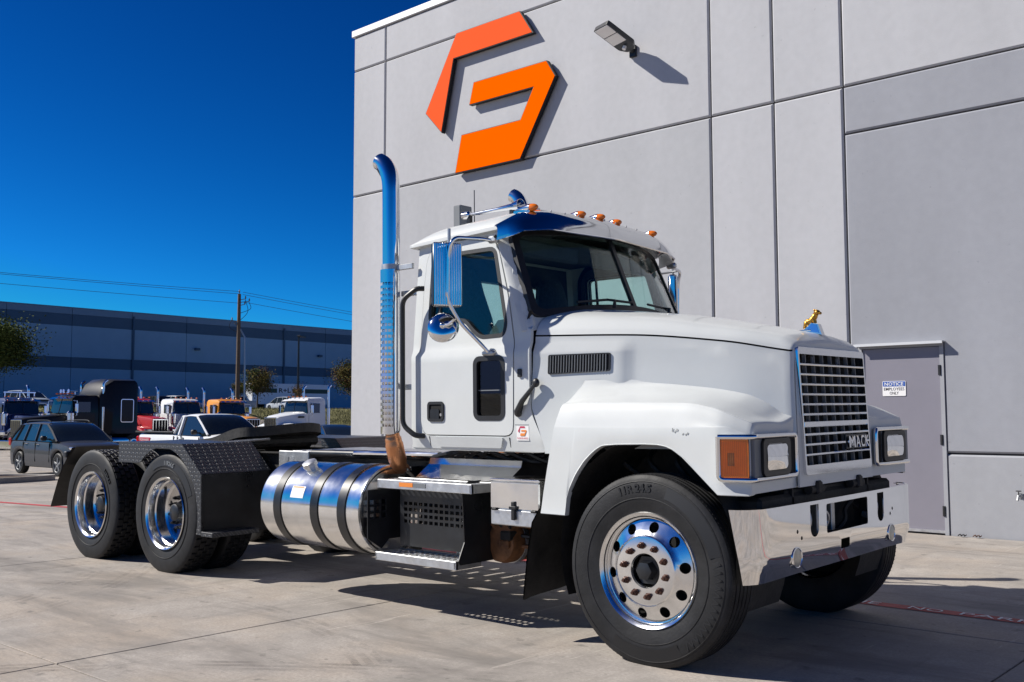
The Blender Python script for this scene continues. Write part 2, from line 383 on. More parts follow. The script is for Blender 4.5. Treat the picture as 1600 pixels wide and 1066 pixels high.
def rrect(x0, y0, x1, y1, r, n=4):
    p = []
    for cx, cy, a in ((x1-r, y0+r, -90), (x1-r, y1-r, 0), (x0+r, y1-r, 90), (x0+r, y0+r, 180)):
        for i in range(n+1): t = R(a+90*i/n); p.append((cx+r*math.cos(t), cy+r*math.sin(t)))
    return p
def circle(cx, cy, r, n=20): return [(cx+r*math.cos(2*math.pi*i/n), cy+r*math.sin(2*math.pi*i/n)) for i in range(n)]
def roundpoly(pts, r, n=3):
    o = []; k = len(pts)
    for i in range(k):
        p = Vector(pts[i]); a = Vector(pts[i-1])-p; b = Vector(pts[(i+1) % k])-p
        rr = min(r, a.length*.45, b.length*.45); A = p+a.normalized()*rr; B = p+b.normalized()*rr
        for t in range(n+1):
            s = t/n; q = A*(1-s)**2+p*2*s*(1-s)+B*s*s; o.append((q.x, q.y))
    return o
def offset(poly, d):
    """grow (d>0) a ccw polygon"""
    o = []; k = len(poly)
    ar = sum(poly[i][0]*poly[(i+1) % k][1]-poly[(i+1) % k][0]*poly[i][1] for i in range(k)); sg = 1 if ar > 0 else -1
    for i in range(k):
        p = Vector(poly[i]); a = (p-Vector(poly[i-1])); b = (Vector(poly[(i+1) % k])-p)
        a = a.normalized() if a.length > 1e-7 else b.normalized(); b = b.normalized() if b.length > 1e-7 else a
        t = (a+b); t = t.normalized() if t.length > 1e-6 else a
        nrm = Vector((t.y, -t.x))*sg; c = max(.4, t.dot(a)); o.append(tuple(p+nrm*d/c))
    return o
def interp(x, xs, ys):
    n = len(xs)
    if x <= xs[0]: return ys[0]
    if x >= xs[-1]: return ys[-1]
    i = max(k for k in range(n-1) if xs[k] <= x)
    h = [xs[k+1]-xs[k] for k in range(n-1)]; d = [(ys[k+1]-ys[k])/h[k] for k in range(n-1)]
    def slope(k):
        if k == 0: return d[0]
        if k == n-1: return d[-1]
        if d[k-1]*d[k] <= 0: return 0.
        return 2*d[k-1]*d[k]/(d[k-1]+d[k])
    t = (x-xs[i])/h[i]; m0, m1 = slope(i), slope(i+1)
    return (2*t**3-3*t*t+1)*ys[i]+(t**3-2*t*t+t)*h[i]*m0+(-2*t**3+3*t*t)*ys[i+1]+(t**3-t*t)*h[i]*m1
def lin(x, xs, ys):
    if x <= xs[0]: return ys[0]
    for k in range(len(xs)-1):
        if x <= xs[k+1]: return ys[k]+(ys[k+1]-ys[k])*(x-xs[k])/(xs[k+1]-xs[k])
    return ys[-1]
def spline(pts, n):
    """Catmull-Rom through 3D/2D points, n samples per span"""
    P = [Vector(p) for p in pts]; o = []
    for i in range(len(P)-1):
        a = P[i-1] if i else P[0]*2-P[1]; b, c = P[i], P[i+1]; d = P[i+2] if i+2 < len(P) else P[-1]*2-P[-2]
        for k in range(n):
            t = k/n; o.append(.5*((2*b)+(c-a)*t+(2*a-5*b+4*c-d)*t*t+(3*b-a-3*c+d)*t**3))
    o.append(P[-1]); return o
def arcpath(pts, r, n=5):
    """polyline with rounded bends"""
    P = [Vector(p) for p in pts]; o = [P[0]]
    for i in range(1, len(P)-1):
        a = P[i-1]-P[i]; b = P[i+1]-P[i]; rr = min(r, a.length*.48, b.length*.48)
        A = P[i]+a.normalized()*rr; B = P[i]+b.normalized()*rr
        for t in range(n+1):
            s = t/n; o.append(A*(1-s)**2+P[i]*2*s*(1-s)+B*s*s)
    o.append(P[-1]); return o
def sstep(a, b, x):
    t = min(1, max(0, (x-a)/(b-a))); return t*t*(3-2*t)

def obj(name, mb, m, parent=None, smooth=35., basis=None):
    me = bpy.data.meshes.new(name); me.from_pydata(mb.v, [], mb.f); me.validate(clean_customdata=False)
    bm = bmesh.new(); bm.from_mesh(me); bmesh.ops.remove_doubles(bm, verts=bm.verts, dist=1e-5); bmesh.ops.recalc_face_normals(bm, faces=bm.faces); bm.to_mesh(me); bm.free()
    me.materials.append(m if not isinstance(m, str) else M[m])
    if smooth:
        me.polygons.foreach_set('use_smooth', [True]*len(me.polygons)); me.set_sharp_from_angle(angle=R(smooth))
    o = bpy.data.objects.new(name, me); COL.objects.link(o)
    if parent: o.parent = parent
    if basis is not None: o.matrix_basis = basis
    return o
def tag(o, label, cat, group=None, kind=None):
    if label: o['label'] = label
    if cat: o['category'] = cat
    if group: o['group'] = group
    if kind: o['kind'] = kind
    return o
def thing(name, label, cat, loc=(0, 0, 0), rz=0., group=None):
    o = bpy.data.objects.new(name, None); o.empty_display_size = .2; COL.objects.link(o)
    o.location = loc; o.rotation_euler = (0, 0, rz); return tag(o, label, cat, group)
def struct(name, mb, m, parent=None, smooth=35.):
    o = obj(name, mb, m, parent, smooth)
    if not parent: o['kind'] = 'structure'
    return o
def copy_tree(o, parent=None):
    c = o.copy(); COL.objects.link(c); c.parent = parent
    for ch in o.children: copy_tree(ch, c)
    return c
_fonts = {}
def text(s, size, depth=.002, bold=0.):
    """text mesh in the xy plane, origin at its lower left"""
    cu = bpy.data.curves.new('t', 'FONT'); cu.body = s; cu.size = size; cu.extrude = depth; cu.resolution_u = 2; cu.offset = bold
    ob = bpy.data.objects.new('t', cu); COL.objects.link(ob)
    dg = bpy.context.evaluated_depsgraph_get(); dg.update(); me = ob.evaluated_get(dg).to_mesh()
    k = MB(); k.v = [tuple(v.co) for v in me.vertices]; k.f = [tuple(p.vertices) for p in me.polygons]
    bpy.data.objects.remove(ob); bpy.data.curves.remove(cu); return k
def fit(k, x0, y0, x1, y1):
    xs = [v[0] for v in k.v]; ys = [v[1] for v in k.v]; a, b, c, d = min(xs), max(xs), min(ys), max(ys)
    k.v = [(x0+(v[0]-a)/(b-a)*(x1-x0), y0+(v[1]-c)/(d-c)*(y1-y0), v[2]) for v in k.v]; return k
SIDE = lambda y: (lambda u, v, d: (u, y-d, v))          # upright plane facing -y

# ================================================================== SETTING
X0, DX = -10.86, 4.14                     # slab grid
def gz(x, y=0):
    """height of the paved yard / bank"""
    return lin(x, [-67, -60, X0-4*DX, X0], [2.0, -.4, -.4, 0.])
# ground sheet
g = MB(); xs = [-900, -300, -130, -100, -80, -70, -67, -65.5, -64, -62, -60, -50, -40, -33, X0-4*DX]
ys = [-900, -200, -60, -20, 0, 20, 40, 60, 80, 100, 150, 300, 900]
xs2 = xs+[X0-2*DX, X0, 30, 900]
g.grid([[(x, y, gz(x)+.12*math.sin(x*1.3+y*.4)*(1 if -67 < x < -60 else 0)-(.06 if x > -28 else 0)) for y in ys] for x in xs2])
ground = struct('ground', g, 'conc')
# lawn bank and upper car park lie on the ground sheet
b = MB(); b.grid([[(x, y, gz(x)+.02+.1*random.random()*(1 if -67.5 < x < -59 else 0)) for y in range(-60, 161, 4)] for x in (-72, -70, -68, -67, -66, -65, -64, -63, -62, -61, -60, -59)])
struct('lawn', b, 'grass')
b = MB(); b.grid([[(x, y, 2.012) for y in (-200, 300)] for x in (-125.9, -72)]); struct('car_park', b, 'asph')
# concrete slabs with open joints
gap = .006
def slab_mesh(x0, x1, y0, y1, name='slab'):
    k = MB().box((x0+gap, y0+gap, -.05), (x1-gap, y1-gap, 0), .003)
    return k
sm = {}
def slab(i, y0, y1):
    x1 = X0+DX*(i+1); x0 = X0+DX*i; key = (round(y1-y0, 3),)
    if key not in sm:
        o = obj('slab', slab_mesh(0, DX, 0, y1-y0), 'conc', ground, 0); sm[key] = o
    else:
        o = sm[key].copy(); COL.objects.link(o)
    o.location = (x0, y0, gz(x0)); sl = math.atan2(gz(x1)-gz(x0), DX); o.rotation_euler = (0, -sl, 0)
rows = [(-7.49+k*DX, -7.49+(k+1)*DX) for k in range(0, 3)]
for i in range(-4, 5):
    for (a, c) in rows: slab(i, a, c)
    if i >= 0: slab(i, rows[-1][1], 6.3)
    else:
        for k in range(3, 8): slab(i, -7.49+k*DX, -7.49+(k+1)*DX)
# painted fire lane line with lettering, lies on the slabs
fl = thing('fire_lane_marking', 'red painted fire lane line with white lettering on the concrete', 'road marking', (0, 1.5, 0))
b = MB()
for i in range(-4, 5):
    x0 = X0+DX*i; x1 = x0+DX; b.add([(x0+.01, -.075, gz(x0)+.004), (x1-.01, -.075, gz(x1)+.004), (x1-.01, .075, gz(x1)+.004), (x0+.01, .075, gz(x0)+.004)], [(0, 1, 2, 3)])
obj('stripe', b, 'redline', fl, 0)
for s, a, c in (('FIRE', -.95, -.52), ('LANE', -.17, .28), ('NO', .50, .74), ('PARKING', .86, 1.72), ('FIRE', 2.4, 2.83), ('LANE', 2.95, 3.4)):
    k = fit(text(s, .1, .0), a, -.05, c, .05); k.v = [(x, y, .008) for x, y, z in k.v]; obj('lettering', k, 'txtw', fl, 0)
# kerbed planting island far left
isl = MB(); out = roundpoly([(-29.6, -6), (-24.6, -6), (-23.9, 5.2), (-24.8, 6.9), (-27.0, 6.6), (-29.6, 3.0)], 1.0, 4); inn = offset(out, -.16)
sheet(out, [inn], lambda u, v, d: (u, v, gz(u)+d), None, -.05, .15, isl); kb = struct('kerb', isl, 'kerb')
b = sheet(inn, [], lambda u, v, d: (u, v, gz(u)+d), 1.2, -.05, .11); struct('planting_bed', b, 'mulch')

# ------------------------------------------------------------------ the tilt-up building
WY = 6.3146
XC, V0, V1, V2, V3, XR = -11.72, -10.784, -3.832, -2.868, -1.897, 16.0
Z1, Z2, ZP, Z3, Z4 = 5.651, 8.14, 8.83, 5.026, .96
bld = thing('warehouse_building', 'pale grey concrete tilt-up building with an orange sign on its wall', 'building', (0, WY, 0))
core = MB().box((XC+.03, .05, -.3), (XR, 24, ZP-.02)); obj('wall_core', core, 'joint', bld, 0)
GR, CH = .012, .02
def slabface(outer):
    k = MB(); o2 = offset(outer, -CH); n = len(outer)
    sheet(o2, [], lambda u, v, d: (u, -d, v), None, -.03, 0, k)
    k.add([(x, .05, z) for x, z in outer]+[(x, CH, z) for x, z in outer]+[(x, 0, z) for x, z in o2], [(a+i, a+(i+1) % n, a+n+(i+1) % n, a+n+i) for a in (0, n) for i in range(n)])
    return k
def panel(x0, x1, z0, z1, m):
    obj('wall_panel', slabface([(x0+GR, z0+GR), (x1-GR, z0+GR), (x1-GR, z1-GR), (x0+GR, z1-GR)]), m, bld, 0)
for x0, x1 in ((XC, V0), (V0, V1), (V1, V2), (V2, V3), (V3, 6.1), (6.1, XR)):
    panel(x0, x1, Z2, ZP, 'wallL'); panel(x0, x1, Z1, Z2, 'wallL')
panel(XC, V0, -.1, Z1, 'wallL'); panel(V0, V1, -.1, Z1, 'wallM'); panel(V1, V2, -.1, Z1, 'wallL'); panel(V2, V3, -.1, Z1, 'wallL')
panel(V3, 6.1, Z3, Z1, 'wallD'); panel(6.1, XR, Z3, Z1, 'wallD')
DX0, DX1, DZ = -1.735, -.80, 2.235
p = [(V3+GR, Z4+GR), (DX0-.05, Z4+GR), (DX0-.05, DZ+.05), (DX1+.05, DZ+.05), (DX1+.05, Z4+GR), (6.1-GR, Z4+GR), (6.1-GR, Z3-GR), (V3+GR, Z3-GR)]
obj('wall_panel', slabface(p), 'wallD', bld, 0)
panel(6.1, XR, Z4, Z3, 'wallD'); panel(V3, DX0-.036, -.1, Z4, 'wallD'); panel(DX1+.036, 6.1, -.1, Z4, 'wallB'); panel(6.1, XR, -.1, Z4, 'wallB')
k = MB().box((XC-.03, -.035, ZP+.001), (XR, .4, ZP+.13), .008); k.box((XC-.03, .4, ZP+.001), (XC+.3, 24, ZP+.13), .008)
obj('coping', k, 'coping', bld, 30)
k = MB().box((XC-.13, .15, Z1-.03), (XC+.02, .5, Z1+.04), .006); obj('scupper', k, 'coping', bld, 30)
# door
dr = MB().box((DX0, .012, .015), (DX1, .06, DZ), .003); door = obj('door', dr, 'doorp', bld, 30)
k = MB(); k.box((DX0-.05, -.012, 0), (DX0-.004, .08, DZ+.004)); k.box((DX1+.004, -.012, 0), (DX1+.05, .08, DZ+.004)); k.box((DX0-.05, -.012, DZ+.005), (DX1+.05, .08, DZ+.05))
obj('door_frame', k, 'wallB', door, 30)
k = MB().box((DX0-.07, -.10, DZ+.052), (DX1+.07, .04, DZ+.062)); k.box((DX0-.07, -.105, DZ+.03), (DX1+.07, -.098, DZ+.062)); obj('drip_cap', k, 'coping', door, 0)
for z in (.28, 1.12, 1.95):
    k = MB(); k.tube([(DX1+.006, -.012, z-.06), (DX1+.006, -.012, z+.06)], .013, 8); k.box((DX1-.02, -.002, z-.06), (DX1+.02, .014, z+.06)); obj('hinge', k, 'black', door, 40)
k = MB().box((DX0, .0, .02), (DX1, .013, .05)); obj('door_sweep', k, 'alubr', door, 0)
# notice sign on the door
ns = thing('notice_sign', 'white and blue notice sign on the grey service door', 'sign', (-1.352, WY+.008, 1.74))
obj('sign_plate', sheet(rrect(-.142, -.092, .142, .092, .012), [], lambda u, v, d: (u, -d, v), None, 0, .003), 'decalw', ns, 0)
obj('blue_header', sheet(rrect(-.136, .026, .136, .086, .006), [], lambda u, v, d: (u, -d, v), None, .0032, .0045), 'txtb', ns, 0)
def flat_text(s, x0, z0, x1, z1, y, m, parent, bold=.0):
    k = fit(text(s, .1, .0, bold), x0, z0, x1, z1); k.v = [(a, y, c) for a, c, _ in k.v]; return obj('lettering', k, m, parent, 0)
flat_text('NOTICE', -.115, .034, .115, .077, -.0062, 'txtw', ns, .0015)
flat_text('EMPLOYEES', -.125, -.024, .125, .012, -.0045, 'txtk', ns, .0005)
flat_text('ONLY', -.055, -.075, .055, -.038, -.0045, 'txtk', ns, .0005)
# hose bib and litter by the wall
hb = thing('hose_bib', 'small metal wall tap near the foot of the grey wall', 'tap', (.03, WY, .483))
obj('pipe', MB().tube([(0, .02, .02), (0, -.07, .02), (0, -.10, -.03)], .013, 8), 'steel', hb); obj('tap_handle', MB().tube([(0, -.055, .03), (0, -.055, .065)], .006, 6).lathe([(0, .0), (0, .03), (.01, .03), (.01, 0)], 10, (0, -.055, .07), 'z', 1), 'black', hb)
obj('flange', MB().lathe([(0, 0), (0, .035), (.012, .03), (.012, 0)], 14, (0, 0, .02), 'y', -1), 'steel', hb)
for x, y, m, lab in ((-.42, 6.24, 'rust', 'small brown fallen leaf lying at the foot of the wall'), (-.58, 6.22, 'black', 'small dark scrap lying at the foot of the wall')):
    k = MB(); n = 9
    k.grid([[(x+(i/4-1)*.05, y+(j-1)*.025*(1-abs(i/4-1)**2), .008+.012*abs(j-1)+.01*(i % 3)) for j in range(3)] for i in range(n)]); tag(obj('litter', k, m, None), lab, 'litter')
# tyre scuffs on the apron
ms = bpy.data.materials.new('tyre_scuff'); ms.use_nodes = True; MATS['tyre_scuff'] = ms; n_ = ms.node_tree.nodes; l_ = ms.node_tree.links; b_ = n_['Principled BSDF']
b_.inputs['Base Color'].default_value = (.09, .08, .075, 1); b_.inputs['Roughness'].default_value = .9
tcn = n_.new('ShaderNodeTexCoord'); no1 = n_.new('ShaderNodeTexNoise'); no1.inputs['Scale'].default_value = 2.5; no1.inputs['Detail'].default_value = 8; no1.inputs['Roughness'].default_value = .75; l_.new(tcn.outputs['Object'], no1.inputs['Vector'])
mrn = n_.new('ShaderNodeMapRange'); mrn.inputs[1].default_value = .46; mrn.inputs[2].default_value = .75; mrn.inputs[4].default_value = .32; l_.new(no1.outputs[0], mrn.inputs[0]); l_.new(mrn.outputs[0], b_.inputs['Alpha'])
for (cx_, cy_, rr_, a0_, a1_) in ((-9.2, -5.6, 5.2, 8, 52), (-9.35, -5.65, 5.75, 10, 55), (-3.4, -6.0, 4.3, 60, 118), (2.0, -7.5, 6.0, 112, 146), (-14, -2.0, 7.6, -22, 12)):
    for wd_ in (.0, .075, .15):
        row = [(math.cos(R(a0_+(a1_-a0_)*i/40)), math.sin(R(a0_+(a1_-a0_)*i/40))) for i in range(41)]
        k = MB().grid([[(cx_+c_*(rr_+wd_), cy_+s__*(rr_+wd_), .002) for c_, s__ in row], [(cx_+c_*(rr_+wd_+.045), cy_+s__*(rr_+wd_+.045), .002) for c_, s__ in row]])
        obj('tyre_scuff', k, ms, ground, 0)

# wall sign, two orange pieces
LY = 6.20
sg = thing('wall_sign', 'large orange angular letter-shaped logo sign on the upper wall', 'sign', (-8, WY, 5.6))
A = [(-7.317, 8.13), (-8.79, 8.13), (-9.56, 6.841), (-9.149, 6.41), (-8.852, 7.684), (-7.027, 7.684)]
B = [(-6.745, 7.15), (-8.37, 7.155), (-8.476, 6.77), (-7.03, 6.765), (-7.308, 6.283), (-8.659, 6.283), (-8.813, 5.625), (-7.31, 5.622), (-6.561, 6.855)]
for P, m in ((A, 'orange1'), (B, 'orange2')):
    P = [(x+8, z-5.6) for x, z in P]
    pc = obj('sign_letter', sheet(P, [], lambda u, v, d: (u, LY-WY-d, v), None, -.085, 0), 'signk', sg, 0)
    obj('letter_face', sheet(offset(P, -.012), [], lambda u, v, d: (u, LY-WY-d, v), None, .001, .006), m, pc, 0)
    k = MB()
    for x, z in offset(P, -.12)[::2]: k.tube([(x, .01, z), (x, LY-WY+.08, z)], .012, 6)
    obj('standoff', k, 'steel', pc, 40)
# wall lamp
wl = thing('wall_light', 'dark LED wall-pack floodlight reaching out from the wall on an arm', 'light', (-5.13, WY, 6.92))
k = MB().box((-.06, -.04, -.09), (.06, .0, .09), .008); obj('wall_plate', k, 'blackmet', wl)
obj('arm', MB().tube([(0, -.03, 0), (0, -.1, .03)], .035, 12), 'blackmet', wl)
TL = Matrix.Translation((0, -.09, .03)) @ Matrix.Rotation(R(-17), 4, 'Z') @ Matrix.Rotation(R(-23), 4, 'X')
obj('housing', sheet(roundpoly([(-.07, .02), (.07, .02), (.17, -.08), (.17, -.6), (-.17, -.6), (-.17, -.08)], .03), [], lambda u, v, d: (u, v, d), None, -.035, .035).xf(TL), 'blackmet', wl, 30)
for a, c in ((-.585, -.40), (-.385, -.20)):
    obj('led_panel', MB().box((-.15, a, -.043), (.15, c, -.034)).xf(TL), 'decalw', wl, 0)
k = MB()
for i in range(6): k.box((-.13+.05*i, -.55, .034), (-.12+.05*i, -.12, .06))
obj('cooling_fin', k.xf(TL), 'blackmet', wl, 0)
obj('sensor', MB().lathe([(0, .03), (.05, .03), (.06, 0)], 12, (0, -.1, -.035), 'z', -1).xf(TL), 'decalw', wl)

# ------------------------------------------------------------------ far warehouse (faces +x, in the shade)
WX = -126.
fwh = thing('far_warehouse', 'long dark blue-grey banded warehouse beyond the parked trucks', 'building', (WX, 60, 2.0))
obj('wall_core', MB().box((-60, -56, -2), (-.3, 60, 13.3)), 'joint', fwh, 0)
bands = [(-.5, 5.85, 'wh1'), (5.85, 7.24, 'wh2'), (7.24, 11.38, 'wh1'), (11.38, 12.87, 'wh2'), (12.87, 13.7, 'wh3')]
sh = {}
for i in range(14):
    y0 = -56+i*8.3
    for z0, z1, m in bands:
        if (z0,) not in sh: o = obj('wall_panel', MB().box((-.28, .03, z0+.012), (0, 8.27, z1-.012), .004), m, fwh, 0); sh[(z0,)] = o
        else: o = sh[(z0,)].copy(); COL.objects.link(o)
        o.location = (0, y0, 0)
obj('parapet_cap', MB().box((-.4, -56, 13.7), (.06, 60, 13.82)), 'wh3', fwh, 0)
for y in (-22.6, 2.3, 27.2): obj('downspout', MB().box((.0, y-.12, 0), (.22, y+.12, 13.2), .02), 'wh2', fwh, 30)
for y in (-33.5, -14.5, 12, 34): obj('wall_lamp', MB().box((.0, y-.35, 9.0), (.6, y+.35, 9.35), .05), 'wh2', fwh, 30)

# ================================================================== THE WHITE TRUCK
TR = thing('day_cab_truck', 'white day cab tractor truck with chrome bumper parked beside the grey wall', 'truck')
TA = .0125; TILT = Matrix.Translation((0, -1.2, 0)) @ Matrix.Rotation(TA, 4, 'X') @ Matrix.Translation((0, 1.2, 0))
def part(name, mb, m, smooth=35., parent=None):
    return obj(name, mb, m, parent or TR, smooth, None if parent else TILT)
def both(name, mb, m, smooth=35., parent=None):
    a = part(name, mb.copy(), m, smooth, parent); b_ = part(name, mb.copy().mirror(), m, smooth, parent); return a, b_
L1, L2, WZ, TRAD = -5.216, -6.638, .53, .546

# ---- wheels -------------------------------------------------------
def tyre_profile(w2, grooves):
    """half width w2; list of (along, radius), outer sidewall to inner; along grows outward"""
    p = [(w2*.80, .300), (w2*.86, .318), (w2*.90, .345), (w2*.97, .385), (w2*1.0, .43), (w2*.985, .475), (w2*.94, .512), (w2*.90, .528), (w2*.84, .539), (w2*.78, TRAD-.004)]
    top = []
    if grooves:
        n = grooves; e = w2*.74
        for i in range(n):
            c = e-2*e*(i+.5)/n
            top += [(c+.028*2.2/n*1.1, TRAD), (c+.006, TRAD), (c+.005, TRAD-.013), (c-.005, TRAD-.013), (c-.006, TRAD)]
    else: top = [(w2*.7, TRAD-.016), (-w2*.7, TRAD-.016)]
    q = [(-a, r) for a, r in reversed(p)]
    return p+top+q
def arc_text(s, rad, size, ang0, y, depth=.003, flip=False, squeeze=1.):
    k = text(s, size, depth, .002); xs = [v[0] for v in k.v]; wd = (max(xs)+min(xs))/2; o = []
    for x, z, d in k.v:
        a = ang0-(x-wd)*squeeze/rad if not flip else ang0+(x-wd)*squeeze/rad
        r_ = rad+z if not flip else rad-z
        o.append((r_*math.cos(a), y-d, r_*math.sin(a)))
    k.v = o; return k
def arc_patch(r0, r1, a0, a1, y0, y1, dy=.002, n=14):
    rows = []
    for (r_, y, d) in ((r0, y0, 0), (r0, y0, dy), (r1, y1, dy), (r1, y1, 0)):
        rows.append([(r_*math.cos(a0+(a1-a0)*i/n), y-d, r_*math.sin(a0+(a1-a0)*i/n)) for i in range(n+1)])
    return MB().grid(rows)
def nutmb(c, r, h):
    k = MB(); k.lathe([(0, 0), (0, r*1.25), (.006, r*1.25), (.006, r), (h*.8, r*.97), (h, r*.8), (h, 0)], 6, c)
    k.lathe([(h*.9, r*.5), (h+.012, r*.48), (h+.012, 0)], 8, c); return k

# front (steer) wheel, local: outward = -y, origin at the hub, flange plane y=0 (w=1.186)
def front_wheel():
    k = MB()
    k.lathe([(-.23, .29), (-.2, .312), (-.05, .300), (-.012, .306), (.0, .318), (.004, .326), (-.004, .331), (-.012, .327), (-.02, .31), (-.2, .318)], 64)   # barrel and flange
    k.lathe([(-.012, .306), (-.034, .300), (-.036, .292)], 64)
    prof = lambda r_: lin(r_, [.0, .17, .195, .205, .292], [.012, .012, .010, -.004, -.036])
    hol = [circle(.247*math.cos(R(36*i+8)), .247*math.sin(R(36*i+8)), .031, 18) for i in range(10)]
    sheet(circle(0, 0, .292, 64), [circle(0, 0, .2, 48)]+hol, lambda u, v, d: (u, -(prof(math.hypot(u, v))+d), v), .02, -.022, 0, k)
    k.lathe([(prof(.2), .2), (.011, .193), (.013, .185), (.013, .098), (.004, .092), (-.05, .09)], 64)
    wh = obj('wheel', k, 'alu', TR, 30)
    t = obj('tyre', MB().lathe([(a-.128, r_) for a, r_ in tyre_profile(.142, 5)], 96), 'rubber', wh, 28)
    k = MB()
    for i in range(120):                      # shoulder sipes
        a = 2*math.pi*i/120; m = Matrix.Rotation(-a, 4, 'Y')
        k.box((TRAD-.008, .0165, -.003), (TRAD-.0012, .032, .003), 0, m)
    tag(obj('shoulder_sipe', k, 'rubberd', wh, 0), None, None, kind='stuff')
    obj('brake_drum', MB().lathe([(-.09, .0), (-.09, .285), (-.2, .285)], 32), 'dark', wh, 30)
    yy = -.0125
    obj('sidewall_band', arc_patch(.432, .50, R(72), R(14), yy-.004, yy+.006), 'rubberd', wh)
    obj('sidewall_band', arc_patch(.432, .50, R(-62), R(-118), yy-.004, yy+.006), 'rubberd', wh)
    obj('sidewall_lettering', arc_text('11R 24.5', .445, .062, R(98), yy, .004), 'rubberd', wh, 0)
    k = MB()
    for i in range(26):
        a = R(8-2.5*i); k.box((.432, yy-.001, -.0035), (.492, yy+.006, .0035), 0, Matrix.Rotation(-a, 4, 'Y') @ Matrix.Translation((.46, 0, 0)) @ Matrix.Rotation(R(22 if i % 2 else -22), 4, 'Y') @ Matrix.Translation((-.46, 0, 0)))
    tag(obj('sidewall_chevron', k, 'rubberd', wh, 0), None, None, kind='stuff')
    obj('sidewall_lettering', arc_text('TUBELESS  RADIAL', .375, .02, R(200), yy+.004, .004), 'rubberd', wh, 0) if False else None
    obj('sidewall_ridge', MB().lathe([(-yy-.006, .50), (-yy-.002, .503), (-yy-.004, .508), (-yy-.012, .511)], 72), 'rubber', wh)
    obj('sidewall_ridge', MB().lathe([(yy*-1-.002, .405), (-yy+.003, .408), (-yy+.002, .412), (-yy-.004, .414)], 72), 'rubber', wh)
    for i in range(10):
        a = R(36*i+26); obj('lug_nut', nutmb((.1425*math.cos(a), -.013, .1425*math.sin(a)), .017, .028), 'nut', wh, 30)
    obj('hub', MB().lathe([(-.05, .09), (-.02, .088), (-.02, .06), (.0, .055), (.028, .052), (.034, .03), (.034, 0)], 6), 'blackmet', wh, 20)
    return wh
fwheel = front_wheel(); fwheel.location = (0, -1.186, WZ)
c = copy_tree(fwheel, TR); c.location = (0, 1.186, WZ); c.rotation_euler = (0, 0, math.pi)

def rear_wheel(letter):
    k = MB()
    k.lathe([(.004, .326), (.0, .318), (-.012, .306), (-.04, .300), (-.075, .298), (-.085, .286), (-.17, .280), (-.185, .262), (-.188, .2), (-.188, .10)], 64)
    k.lathe([(-.004, .331), (.004, .326)], 64); k.lathe([(-.004, .331), (-.014, .327), (-.02, .315)], 64)
    wh = obj('wheel', k, 'alu', TR, 28)
    p = [(a-.138, r_) for a, r_ in tyre_profile(.14, 0)]; rows = []
    for nm, off in (('tyre', 0.), ('tyre', -.345)):
        k = MB().lathe([(a+off, r_) for a, r_ in p], 80)
        for i in range(44):                   # drive lugs
            for j, (y0, y1, sk) in enumerate(((.058, .108, 0), (.006, .052, .5), (-.046, .0, 0), (-.098, -.052, .5))):
                a = 2*math.pi*(i+sk)/44; m = Matrix.Rotation(-a, 4, 'Y'); yc = -(-.138+off)
                k.box((TRAD-.03, yc-y1, -.031), (TRAD, yc-y0, .027), .003, m)
        obj(nm, k, 'rubber', wh, 28)
    for i in range(10):
        a = R(36*i+10); obj('lug_nut', nutmb((.1425*math.cos(a), -(-.186), .1425*math.sin(a)), .018, .05), 'blackmet', wh, 30)
    k = MB(); k.lathe([(-.188, .11), (-.15, .085), (-.10, .078), (-.09, .06), (-.09, 0)], 24)
    hb_ = obj('hub', k, 'blackmet', wh, 30)
    hol = MB()
    for i in range(5):
        a = R(72*i+20); hol.lathe([(-.1865, 0), (-.1865, .034), (-.2, .034)], 14, (.222*math.cos(a), 0, .222*math.sin(a)))
    obj('hand_hole', hol, 'dark', wh, 0)
    yy = -.0035
    obj('sidewall_lettering', arc_text('11R24.5', .44, .05, R(80), yy-.002, .004), 'gray' if letter else 'rubberd', wh, 0)
    if letter: obj('sidewall_band', arc_patch(.43, .495, R(118), R(22), yy, yy+.006), 'rubberd', wh)
    obj('sidewall_ridge', MB().lathe([(-yy-.003, .40), (-yy+.002, .403), (-yy+.0015, .407), (-yy-.004, .41)], 64), 'rubber', wh)
    return wh
r1 = rear_wheel(True); r1.location = (L1, -1.204, WZ)
r2 = rear_wheel(False); r2.location = (L2, -1.204, WZ); r2.rotation_euler = (0, R(40), 0)
for x in (L1, L2):
    c = copy_tree(r2, TR); c.location = (x, 1.204, WZ); c.rotation_euler = (0, 0, math.pi)

# ---- chassis ------------------------------------------------------
k = MB()
for s in (-1, 1):
    y0 = .43*s
    k.box((-7.2, y0-.04*s, .80), (.45, y0-.032*s, 1.07)); k.box((-7.2, y0-.04*s, 1.06), (.45, y0+.045*s, 1.07)); k.box((-7.2, y0-.04*s, .80), (.45, y0+.045*s, .81))
part('frame_rail', k, 'grime', 0)
for x in (-7.1, -6.0, -4.4, -3.0, -1.6, .3): part('crossmember', MB().box((x-.06, -.4, .84), (x+.06, .4, 1.03), .01), 'grime')
for x in (L1, L2):
    k = MB().tube([(x, -.9, WZ), (x, .9, WZ)], .085, 16); k.ball((x, 0, WZ), (.24, .2, .24), 18, 12); k.tube([(x, 0, WZ+.06), (x+.45, 0, WZ+.1)], .11, 12)
    part('drive_axle', k, 'grime')
    for s in (-1, 1): part('brake_chamber', MB().lathe([(0, 0), (0, .09), (.08, .1), (.16, .09), (.16, 0)], 14, (x+.25, s*.55, WZ+.05), 'x', 1), 'grime')
